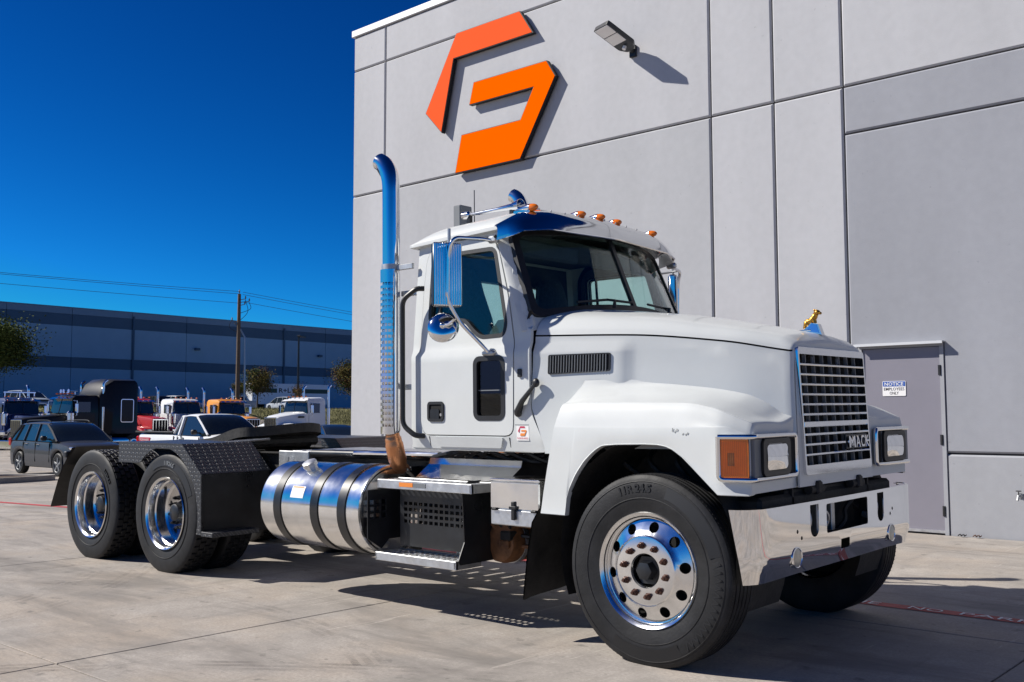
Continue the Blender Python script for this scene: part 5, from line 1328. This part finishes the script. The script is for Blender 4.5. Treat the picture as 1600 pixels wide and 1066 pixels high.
    obj('grille', MB().box((L-.06, -W*.55, K['hz']-.12), (L+.01, W*.55, K['hz']+.04), .03), 'black', t)
    obj('lower_intake', MB().box((L-.10, -W*.6, .36), (L+.005, W*.6, .52), .03), 'black', t)
    return t, body
SUV = dict(L=4.65, W=1.86, r=.36, ws=(.92, 3.66), top=([0, .3, 1.2, 3.05, 3.5, 4.2, 4.5, 4.65], [1.02, 1.10, 1.10, 1.07, 1.06, .98, .88, .70]), g=(.10, 3.55, .62, 2.55, 1.66), wr=.76,
           pil=((2.02, 2.05), (1.28, 1.22), (.78, .55)), hz=.86, tz=1.0, mx=2.92, mz=1.08, handles=((1.35, .98), (2.18, .96)), seams=(1.22, 2.1, 3.1))
gx_, gy_ = -31.0, 8.73
suv, _ = passenger('parked_suv', 'dark grey SUV parked behind the rear wheels of the white truck', 'SUV', (gx_, gy_, gz(-29)), 0, 'carpaint_gray', dict(SUV, rim='gray'))
for s in (-1, 1): obj('roof_rail', MB().tube(spline([(.75, s*.62, 1.63), (.95, s*.63, 1.70), (2.2, s*.63, 1.71), (2.5, s*.62, 1.66)], 5), .018, 6), 'black', suv)
# pickup: cab shell plus an open bed
PK = dict(L=5.8, W=2.02, r=.40, ws=(1.22, 4.75), top=([0, 2.3, 2.45, 3.95, 4.2, 5.3, 5.65, 5.8], [1.30, 1.30, 1.28, 1.26, 1.27, 1.20, 1.08, .80]), g=(2.36, 4.30, 2.58, 3.42, 1.90), wr=.76,
          pil=((2.72, 2.7),), pr=.06, hz=1.02, tz=1.05, mx=3.75, mz=1.27, handles=((2.72, 1.12),), seams=(2.40, 2.62, 3.85), hm='gray', bow=.4)
pick, pb = passenger('pickup_truck', 'white single cab pickup with a red decal on its bed side', 'pickup truck', (-27.9, 11.6, gz(-27.5)), 0, 'carpaint_white', PK)
obj('bed_floor', MB().box((.10, -.85, 1.325), (2.28, .85, 1.332)), 'dark', pick, 0)
obj('bed_rail', MB().box((.02, -1.0, 1.30), (2.32, -.84, 1.352), .01), 'black', pick); obj('bed_rail', MB().box((.02, .84, 1.30), (2.32, 1.0, 1.352), .01), 'black', pick)
dk = obj('bed_decal', sheet([(.28, 1.0), (.95, 1.0), (1.0, 1.15), (.32, 1.15)], [], lambda u, v, d: (u, -1.0-d, v), None, .006, .012), 'decalm', pick, 0)
k = fit(text('FORWARD', .1, 0), .36, 1.035, .92, 1.115); k.v = [(a, -1.0135, c_) for a, c_, _ in k.v]; obj('decal_text', k, 'txtw', pick, 0)
obj('side_stripe', sheet([(3.0, .9), (3.16, .9), (2.92, 1.22), (2.80, 1.22)], [], lambda u, v, d: (u, -1.005-d, v), None, .006, .01), 'gray', pick, 0)
# sedan with only its cabin showing over the chequer plate fenders
SED = dict(L=4.7, W=1.84, r=.33, ws=(.95, 3.75), top=([0, .25, .9, 3.1, 3.6, 4.4, 4.7], [.95, 1.02, 1.02, .98, .98, .86, .66]), g=(.55, 3.55, 1.25, 2.45, 1.45), wr=.72,
           pil=((2.0, 2.05), (1.35, 1.05)), hz=.72, tz=.85, mx=2.9, mz=.98, handles=((1.3, .86), (2.2, .86)), seams=(1.2, 2.1, 3.1))
passenger('parked_sedan', 'dark sedan low behind the fifth wheel plate of the white truck', 'car', (-34.6, 23.4, gz(-33)), R(-20), 'carpaint_dark', SED)
# cars on the upper car park
VAN = dict(SUV, L=4.9, W=1.95, g=(.06, 3.9, .35, 2.75, 1.74), top=([0, .3, 1.2, 3.3, 3.8, 4.5, 4.75, 4.9], [1.0, 1.08, 1.08, 1.05, 1.05, .98, .85, .65]), ws=(.95, 3.95), pil=((2.3, 2.3), (1.2, 1.2)))
for nm, lab, cat, K_, px_, py_, a, pn in (
    ('parked_minivan', 'silver minivan on the raised lot behind the small white truck', 'minivan', VAN, -92.5, 64.6, 175, 'carpaint_silver'),
    ('parked_pickup', 'silver pickup on the raised lot beside the little tree', 'pickup truck', PK, -98, 62.5, 178, 'carpaint_silver'),
    ('parked_car', 'white car on the raised lot beyond the red-grilled truck', 'car', SUV, -98, 45.5, 4, 'carpaint_white'),
    ('parked_car', 'white van-like car on the raised lot beyond the yellow truck', 'car', VAN, -96, 52.5, 182, 'carpaint_white'),
    ('parked_car', 'black car on the raised lot beside the white van-like car', 'car', SUV, -94, 49.2, 180, 'carpaint_black'),
    ('parked_car', 'white car on the raised lot under the leafy tree', 'car', SUV, -90, 26.2, 3, 'carpaint_white'),
    ('parked_car', 'pale car on the raised lot above the dark blue truck', 'car', VAN, -88, 31.2, 5, 'carpaint_silver'),
    ('parked_car', 'dark car on the raised lot next to the silver minivan', 'car', SUV, -94, 68.2, 176, 'carpaint_dark')):
    passenger(nm, lab, cat, (px_, py_, 2.015), R(a), pn, K_, 'cars on the raised car park')

# ---- parked road tractors ----------------------------------------
def tractor(label, loc, rz, paint, style='square', sleeper=False, extras=(), group='tractors parked in a row'):
    """local frame: front bumper at x=0, facing +x, z=0 ground"""
    t = thing('parked_tractor', label, 'truck', loc, rz, group)
    P = lambda nm, k, m, par=None, sm_=35: obj(nm, k, m, par or t, sm_)
    P('frame_rail', MB().box((-7.6, -.44, .72), (-.4, .44, 1.0)), 'grime', None, 0)
    if style == 'square':
        hx, hwid, htop = -2.35, .56, 1.98
        secs = [(x, [(0, z), (w_*.8, z-.01), (w_*.95, z-.05), (w_, z-.12), (w_, 1.0)]) for x, z, w_ in ((-.30, 1.74, .48), (-.5, 1.79, .5), (-1.4, 1.88, .56), (hx, htop, .66))]
        hd = P('hood', loft(secs), paint)
        for s in (-1, 1):
            prof = [(-.12, 1.0), (-.25, 1.12), (-.55, 1.24), (-1.05, 1.30), (-1.5, 1.20), (-1.85, .95), (-2.1, .72)]
            rows = [[(x, s*y, z-dz) for y, dz in ((.52, -.02), (.95, 0), (1.13, .04), (1.17, .14))] for x, z in [tuple(p) for p in spline(prof, 3)]]
            P('fender', MB().grid(rows), paint, hd)
            P('headlight', MB().box((-.22, s*.62, .98), (-.04, s*1.05, 1.14), .03), 'chrome'); P('headlamp', MB().box((-.042, s*.66, 1.0), (-.03, s*1.02, 1.12), .01), 'lens')
        gw, g0, g1 = .46, .72, 1.70
        gx0 = -.27
    else:
        hx, htop = -1.75, 2.05
        secs = [(x, [(0, z), (w_*.75, z-.02), (w_*.95, z-.08), (w_, z-.2), (w_+.03, 1.1)]) for x, z, w_ in ((-.05, 1.78, .48), (-.25, 1.88, .53), (-1.0, 2.0, .72), (hx, 2.1, .93))]
        hd = P('hood', loft(secs), paint)
        for s in (-1, 1):
            secs2 = [(-.05, 1.30, .98), (-.25, 1.42, .98), (-.6, 1.47, 1.22), (-.95, 1.48, 1.22), (-1.3, 1.47, .95), (-1.45, 1.40, .80)]
            rows = [[(x, s*y, z) for y, z in ((.5, zt+.02), (.9, zt), (1.12, zt-.06), (1.19, zt-.2), (1.19, zb))] for x, zt, zb in secs2]
            k = MB().grid(rows); k.add([(-.045, s*.5, 1.3), (-.045, s*1.15, 1.28), (-.045, s*1.19, .98), (-.045, s*.5, .98)], [(0, 1, 2, 3)]); P('fender', k, paint, hd)
            P('headlight', MB().box((-.05, s*.62, 1.06), (-.02, s*1.1, 1.28), .01), 'black'); P('headlamp', MB().box((-.02, s*.66, 1.09), (-.012, s*.92, 1.25), .01), 'lens'); P('turn_signal', MB().box((-.045, s*.95, 1.08), (-.01, s*1.19, 1.26), .01), 'amber')
            P('hood_vent', MB().box((hx+.1, s*.93, 1.75), (hx+.5, s*.86, 1.85)), 'black', hd)
        gw, g0, g1, gx0 = .46, 1.0, 1.78, -.04
    gr_ = P('grille', MB().box((gx0-.02, -gw-.03, g0), (gx0+.02, gw+.03, g1), .02), 'chrome'); P('grille_core', MB().box((gx0+.015, -gw+.02, g0+.05), (gx0+.026, gw-.02, g1-.06)), 'dark', gr_, 0)
    for i in range(1, 5): P('grille_bar', MB().box((gx0+.02, -gw+2*gw*i/5-.008, g0+.05), (gx0+.034, -gw+2*gw*i/5+.008, g1-.06)), 'chrome', gr_, 0)
    P('bumper', MB().box((-.12, -1.18, .36), (.05, 1.18, .74), .04), 'chrome')
    cx0, cx1, ch = hx-1.45, hx, 2.92
    secs = [(x, [(0, z), (w_*.7, z-.01), (w_*.93, z-.06), (w_, z-.18), (w_+.04, 2.0), (w_+.05, 1.05)]) for x, z, w_ in ((cx0, ch-.06, .93), (cx0+.1, ch, .95), (cx1-.35, ch-.03, .93), (cx1-.18, ch-.12, .92))]
    cab_ = P('cab', loft(secs), paint); P('cowl', MB().box((cx1-.2, -.97, 1.05), (cx1+.02, .97, 2.0), .02), paint)
    P('windscreen', MB().add([(cx1+.0, -.9, 2.0), (cx1+.06, 0, 2.02), (cx1+.0, .9, 2.0), (cx1-.16, .84, ch-.2), (cx1-.12, 0, ch-.18), (cx1-.16, -.84, ch-.2), (cx1-.2, -.9, 2.0), (cx1-.2, .9, 2.0)], [(0, 1, 4, 5), (1, 2, 3, 4), (0, 5, 6), (2, 7, 3)]), 'bgglass', None, 20)
    P('screen_divider', MB().tube([(cx1+.065, 0, 2.02), (cx1-.115, 0, ch-.18)], .014, 6), 'black')
    P('sun_visor', MB().add([(cx1-.14, -.95, ch-.13), (cx1-.14, .95, ch-.13), (cx1+.10, .95, ch-.24), (cx1+.12, 0, ch-.21), (cx1+.10, -.95, ch-.24)], [(0, 1, 2, 3, 4)]), 'chrome' if style == 'square' else paint, None, 0)
    for y in (-.7, -.35, 0, .35, .7): P('marker_light', MB().ball((cx1-.22, y, ch+.02), (.09, .035, .035), 8, 6), 'amber')
    for s in (-1, 1):
        P('side_window', MB().box((cx0+.45, s*.97, 2.03), (cx1-.3, s*1.0, 2.55), .03), 'bgglass')
        mr_ = P('mirror', MB().box((cx1-.16, s*1.22, 2.0), (cx1-.08, s*1.40, 2.46), .02), 'chrome'); P('mirror_arm', MB().tube([(cx1-.15, s*.95, 2.6), (cx1-.12, s*1.32, 2.58), (cx1-.12, s*1.32, 1.9), (cx1-.2, s*1.0, 1.86)], .014, 6), 'chrome', mr_)
        if style == 'square': P('air_cleaner', MB().lathe([(0, 0), (0, .15), (.08, .18), (.1, .18), (.62, .18), (.72, .1), (.72, 0)], 18, (hx+.0, s*.95, 1.38), 'z', 1), 'chrome')
        sx = cx0-.18; P('exhaust_stack', MB().lathe([(1.1, .0), (1.1, .09), (2.3, .09), (2.32, .065), (3.25, .065)], 14, (sx, s*1.02, 0), 'z', 1).tube(spline([(sx, s*1.02, 3.2), (sx, s*1.02, 3.4), (sx-.06, s*1.02, 3.52), (sx-.18, s*1.02, 3.6)], 3), .066, 10), 'chrome')
        P('fuel_tank', MB().lathe([(0, 0), (0, .28), (.03, .3), (1.37, .3), (1.4, .28), (1.4, 0)], 20, (cx0-.1, s*.92, .62), 'x', -1 if sleeper or True else 1), 'alu')
        P('door', sheet(roundpoly([(cx0+.22, 1.15), (cx1-.18, 1.15), (cx1-.2, 2.0), (cx1-.32, 2.0), (cx0+.22, 2.0)], .05), [], lambda u, v, d: (u, s*(.985+d), v), None, 0, .014), paint)
        wr_ = .52
        for (wx, wy, wd) in ((-1.02 if style == 'square' else -.95, 1.16, .28), (-5.6, 1.19, .6), (-6.95, 1.19, .6)):
            T = Matrix.Translation((wx, s*wy, wr_)) @ (Matrix.Rotation(math.pi, 4, 'Z') if s > 0 else Matrix.Identity(4))
            wh = P('wheel', MB().lathe([(-.0, .31), (-.03, .28), (-.05, .2), (-.02, .12), (.02, .1), (.02, 0)], 20).xf(T), 'alu')
            P('tyre', MB().lathe([(0, .31), (.01, .4), (-.01, .49), (-.05, .52), (-wd+.05, .52), (-wd, .45), (-wd, .31)], 28).xf(T), 'rubber', wh)
    if sleeper:
        sl0, sl1 = cx0-.12, cx0-1.95
        secs = [(x, [(0, z), (w_*.7, z-.02), (w_*.93, z-.10), (w_, z-.28), (w_+.02, 1.0)]) for x, z, w_ in ((sl1, 3.62, 1.14), (sl1+.15, 3.72, 1.18), (sl0-.55, 3.70, 1.18), (sl0-.15, 3.45, 1.14), (sl0+.12, 2.98, 1.0))]
        slp = P('sleeper', loft(secs), paint)
        for s in (-1, 1):
            o_ = rrect(sl1+.25, 1.55, sl1+.95, 2.7, .1); P('hatch', sheet(o_, [], lambda u, v, d: (u, s*(1.20+d), v), None, 0, .012), paint, slp); P('hatch_trim', sheet(o_, [offset(o_, -.035)], lambda u, v, d: (u, s*(1.205+d), v), None, 0, .015), 'chrome', slp)
    else:
        P('deck', MB().box((cx0-1.6, -.5, 1.0), (cx0-.2, .5, 1.05)), 'alubr'); P('fifth_wheel', MB().box((-6.8, -.5, 1.05), (-5.6, .5, 1.15), .03), 'grime')
    if 'lightbar' in extras:
        lb = P('light_bar', MB().box((cx1-.5, -.85, ch+.22), (cx1-.38, .85, ch+.30), .01), 'chrome')
        for y in (-.8, 0, .8): P('bar_post', MB().box((cx1-.46, y-.02, ch-.02), (cx1-.42, y+.02, ch+.22)), 'chrome', lb, 0)
    if 'horns' in extras:
        for y in (-.25, 0., .45): P('air_horn', MB().lathe([(0, .03), (.35, .045), (.45, .10), (.45, 0)], 12, (cx1-.6, y, ch+.14), 'x', 1), 'chrome')
        for y in (-.25, .45): P('horn_post', MB().box((cx1-.5, y-.02, ch-.02), (cx1-.46, y+.02, ch+.12)), 'chrome', None, 0)
    return t
zt_ = gz(-45)
tractor('black long-hood tractor with a tall sleeper and chrome stacks', (-44.6, 13.4, zt_), R(-86), 'carpaint_black', 'square', True, ('horns',))
tractor('dark blue tractor with a light bar behind the black sleeper tractor', (-50.8, 17.6, zt_), R(2), 'carpaint_blue', 'square', False, ('lightbar',))
tractor('red tractor with a chrome grille next to the black sleeper', (-48.6, 23.3, zt_), R(3), 'carpaint_red')
tractor('white tractor between the red one and the yellow one', (-48.4, 26.2, zt_), R(2), 'carpaint_white')
tractor('yellow tractor with a chrome grille beside the utility pole', (-48.0, 29.0, zt_), R(1), 'carpaint_yellow')
tractor('white day cab tractor of the same round-fendered kind parked far behind the fifth wheel', (-42.6, 26.2, zt_), R(-84), 'carpaint_white', 'round')

# ---- poles, wires, trailer, vegetation ---------------------------
up_ = thing('utility_pole', 'tall wooden utility pole with insulators rising above the yellow tractor', 'pole', (-66.4, 39.8, 1.6))
obj('shaft', MB().tube([(0, 0, -.5), (0, 0, 9.75)], [.19, .13], 12), 'wood', up_)
obj('conduit', MB().tube([(.45, .35, -.3), (.42, .33, 6.2), (.1, .08, 6.9)], .07, 8), 'steel', up_)
for z, dx in ((9.85, 0), (9.35, .5), (9.15, .8), (8.9, .45), (7.6, -.55), (7.3, -.3)):
    q = MB().lathe([(0, .03), (.05, .07), (.09, .04), (.13, .07), (.17, .04), (.26, .03)], 8, (dx*.72, dx*.7, z), 'z', 1); q.tube([(0, 0, z-.1), (dx*.72, dx*.7, z)], .03, 5); obj('insulator', q, 'gray', up_)
for a, b_ in (((.35, .33, 9.3), (0, 0, 7.5)), ((.55, .55, 9.1), (.1, .1, 8.2)), ((-.4, -.38, 7.7), (-.05, 0, 6.6))):
    a, b_ = Vector(a), Vector(b_); obj('jumper_wire', MB().tube(spline([a, (a+b_)/2+Vector((.35*math.copysign(1, a.x), .3*math.copysign(1, a.x), -.1)), b_], 6), .022, 5), 'black', up_)
for i, (z, dy0, dy1) in enumerate(((9.95, 0, 1.9), (9.75, .2, 1.6), (9.0, .25, .7))):
    pl = Vector((-66.4, 39.8, 1.6+z)); far = Vector((-66.4-3, -25, 1.6+z+.4)); mid = (pl+far)/2-Vector((0, 0, 1.1-.25*i))
    tag(obj('overhead_wire', MB().tube([pl.lerp(mid, t_)*(1-t_)+mid.lerp(far, t_)*t_ for t_ in [j/16 for j in range(17)]], 0.016, 5), 'black'), ('top', 'middle', 'lowest')[i]+' of the thin wires running from the utility pole over the broad green tree', 'wire', 'overhead wires')
for i, z in enumerate((9.9, 9.7, 9.1)):
    pl = Vector((-66.2, 40.0, 1.6+z)); far = Vector((-75, 108, 1.6+z-1.2-.15*i)); mid = (pl+far)/2-Vector((0, 0, 1.0))
    tag(obj('overhead_wire', MB().tube([pl.lerp(mid, t_)*(1-t_)+mid.lerp(far, t_)*t_ for t_ in [j/16 for j in range(17)]], .016, 5), 'black'), ('top', 'middle', 'lowest')[i]+' of the thin wires sagging from the utility pole over the street lamp', 'wire', 'overhead wires')
lp = thing('street_lamp', 'slim dark street lamp pole in front of the long warehouse', 'street lamp', (-75.1, 52.2, 2.0))
obj('pole', MB().tube([(0, 0, 0), (0, 0, 7.1)], [.14, .09], 10), 'blackmet', lp); obj('lamp_head', MB().box((-.1, -.2, 7.05), (.3, .85, 7.22), .04, Matrix.Rotation(R(20), 4, 'Z')), 'blackmet', lp); obj('footing', MB().lathe([(0, 0), (0, .3), (.5, .3), (.5, 0)], 12, (0, 0, -.1), 'z', 1), 'kerb', lp)
tr_ = thing('semi_trailer', 'white box trailer with a dark green stripe parked against the far warehouse', 'trailer', (-113, 72.8, 2.0))
obj('box', MB().box((-2.5, 0, 1.15), (0, 13.2, 4.05), .04), 'carpaint_white', tr_); obj('stripe', MB().box((.001, .05, 2.75), (.012, 13.15, 3.35)), mat('trailer_green', (.01, .05, .035), .5), tr_, 0)
obj('lettering_panel', MB().box((.010, 4.0, 2.55), (.022, 6.6, 3.7)), 'carpaint_white', tr_, 0)
k = fit(text('R+L', .5, 0, .01), 0, 2.78, 2.0, 3.42); k.v = [(.026, 4.3+a, c_) for a, c_, _ in k.v]; obj('lettering', k, 'txtk', tr_, 0)
obj('landing_gear', MB().box((-1.9, 2.2, .0), (-.6, 2.4, 1.2)), 'grime', tr_, 0)
for y in (11, 12.3):
    for x in (-.3, -2.2): obj('wheel', MB().lathe([(0, 0), (0, .5), (.3, .5), (.3, 0)], 18, (x-.15, y, .5), 'x', 1), 'rubber', tr_)

def leaf_crown(c, rad, n, size, seed, dens=.9, clumps=14):
    rnd = random.Random(seed); k = MB(); cl = []
    for i in range(clumps):
        while True:
            p = Vector((rnd.uniform(-1, 1), rnd.uniform(-1, 1), rnd.uniform(-1, 1)))
            if .35 < p.length < 1: break
        cl.append((Vector((p.x*rad[0], p.y*rad[1], p.z*rad[2]))*.78+Vector(c), rnd.uniform(.28, .5)))
    for i in range(n):
        ce, cr = cl[rnd.randrange(clumps)]
        d = Vector((rnd.gauss(0, .45), rnd.gauss(0, .45), rnd.gauss(0, .4))); p = ce+Vector((d.x*rad[0], d.y*rad[1], d.z*rad[2]))*cr*1.25
        a = Vector((rnd.gauss(0, 1), rnd.gauss(0, 1), rnd.gauss(0, .7))).normalized(); b_ = a.orthogonal().normalized(); s1, s2 = size*rnd.uniform(.6, 1.4), size*rnd.uniform(.3, .6)
        k.add([p-a*s1, p-b_*s2, p+a*s1, p+b_*s2], [(0, 1, 2, 3)])
    return k, cl
def tree(name, label, loc, h, rad, cz, n, size, leafs, seed, group='trees in front of the far warehouse'):
    t = thing(name, label, 'tree', loc, 0, group); base = Vector((0, 0, 0)); rnd = random.Random(seed)
    top = Vector((.1, .05, cz+rad[2]*.4)); k = MB().tube([(0, 0, -.3), (.03, 0, cz*.35), (.0, .06, cz*.7), top], [h*.022, h*.017, h*.012, h*.005], 8); crowns = []
    for j, (m, fr) in enumerate(leafs):
        q, cl = leaf_crown((0, 0, cz), rad, int(n*fr), size, seed+j*17); crowns.append((q, m)); 
        for ce, cr in cl[:7]:
            st_ = Vector((0, .03, cz-rad[2]*rnd.uniform(.2, .9))); k.tube([st_, st_.lerp(ce, .5)+Vector((0, 0, -.08)), ce], [h*.008, h*.006, h*.003], 5)
    obj('trunk', k, 'bark', t)
    for q, m in crowns: obj('crown', q, MATS[m], t, 0)
    return t
tree('oak_tree', 'broad green tree reaching in above the dark blue tractor', (-76.5, 24.6, 2.0), 7.6, (2.9, 3.0, 2.6), 4.9, 17000, .105, (('leafA', .6), ('leafB', .4)), 3)
tree('young_tree', 'small round tree with brownish green leaves beside the utility pole', (-76.5, 48.6, 2.0), 4.2, (1.5, 1.55, 1.45), 2.75, 6000, .075, (('leafC', .4), ('leafB', .4), ('leafD', .2)), 5)
tree('young_tree', 'thin sapling with a slim stem left of the small round tree', (-76.9, 47.0, 2.0), 2.6, (.9, .9, .7), 2.2, 1500, .07, (('leafC', .5), ('leafB', .5)), 8)
tree('oak_tree', 'dark tree half hidden behind the pale building corner', (-86, 68.6, 2.0), 6.4, (2.7, 2.9, 2.1), 3.9, 11000, .10, (('leafB', .5), ('leafD', .25), ('leafC', .25)), 11)
tree('young_tree', 'thin reddish shrub-like sapling on the grass bank by the small white truck', (-64.5, 44.5, 1.0), 3.6, (.8, .8, 1.2), 2.0, 1500, .055, (('leafC', .6), ('leafD', .4)), 14)
# shrubs on the kerbed island
for i, (x, y, r_) in enumerate(((-26.6, 3.5, .6), (-27.3, 4.6, .62))):
    t = thing('bush', ('brownish green', 'reddish brown')[i]+' low bush on the kerbed planting island beside the SUV', 'bush', (x, y, gz(x)+.1), 0, 'bushes on the island'); q, cl = leaf_crown((0, 0, r_*.55), (r_, r_, r_*.6), 1600, .045, 30+i)
    obj('foliage', q, MATS['leafD' if i % 2 else 'leafC'], t, 0); k = MB()
    for ce, cr in cl: k.tube([(0, 0, 0), ce*.6, ce], [.012, .009, .005], 5)
    obj('stems', k, 'bark', t)
# grass blades on the bank
g = MB(); rnd = random.Random(2)
for i in range(26000):
    x = rnd.uniform(-68, -60); y = rnd.uniform(12, 52); h_ = rnd.uniform(.06, .22); a = rnd.uniform(0, 6.28); z = gz(x)
    g.add([(x, y, z), (x+.07*math.cos(a), y+.07*math.sin(a), z), (x+rnd.gauss(0, .05), y+rnd.gauss(0, .05), z+h_+.06)], [(0, 1, 2)])
tag(obj('grass', g, mat('grass_blades', (.15, .145, .05), .9, noise=.5, nscale=.8), None, 0), 'dry grass growing on the bank behind the parked tractors', 'grass', kind='stuff')
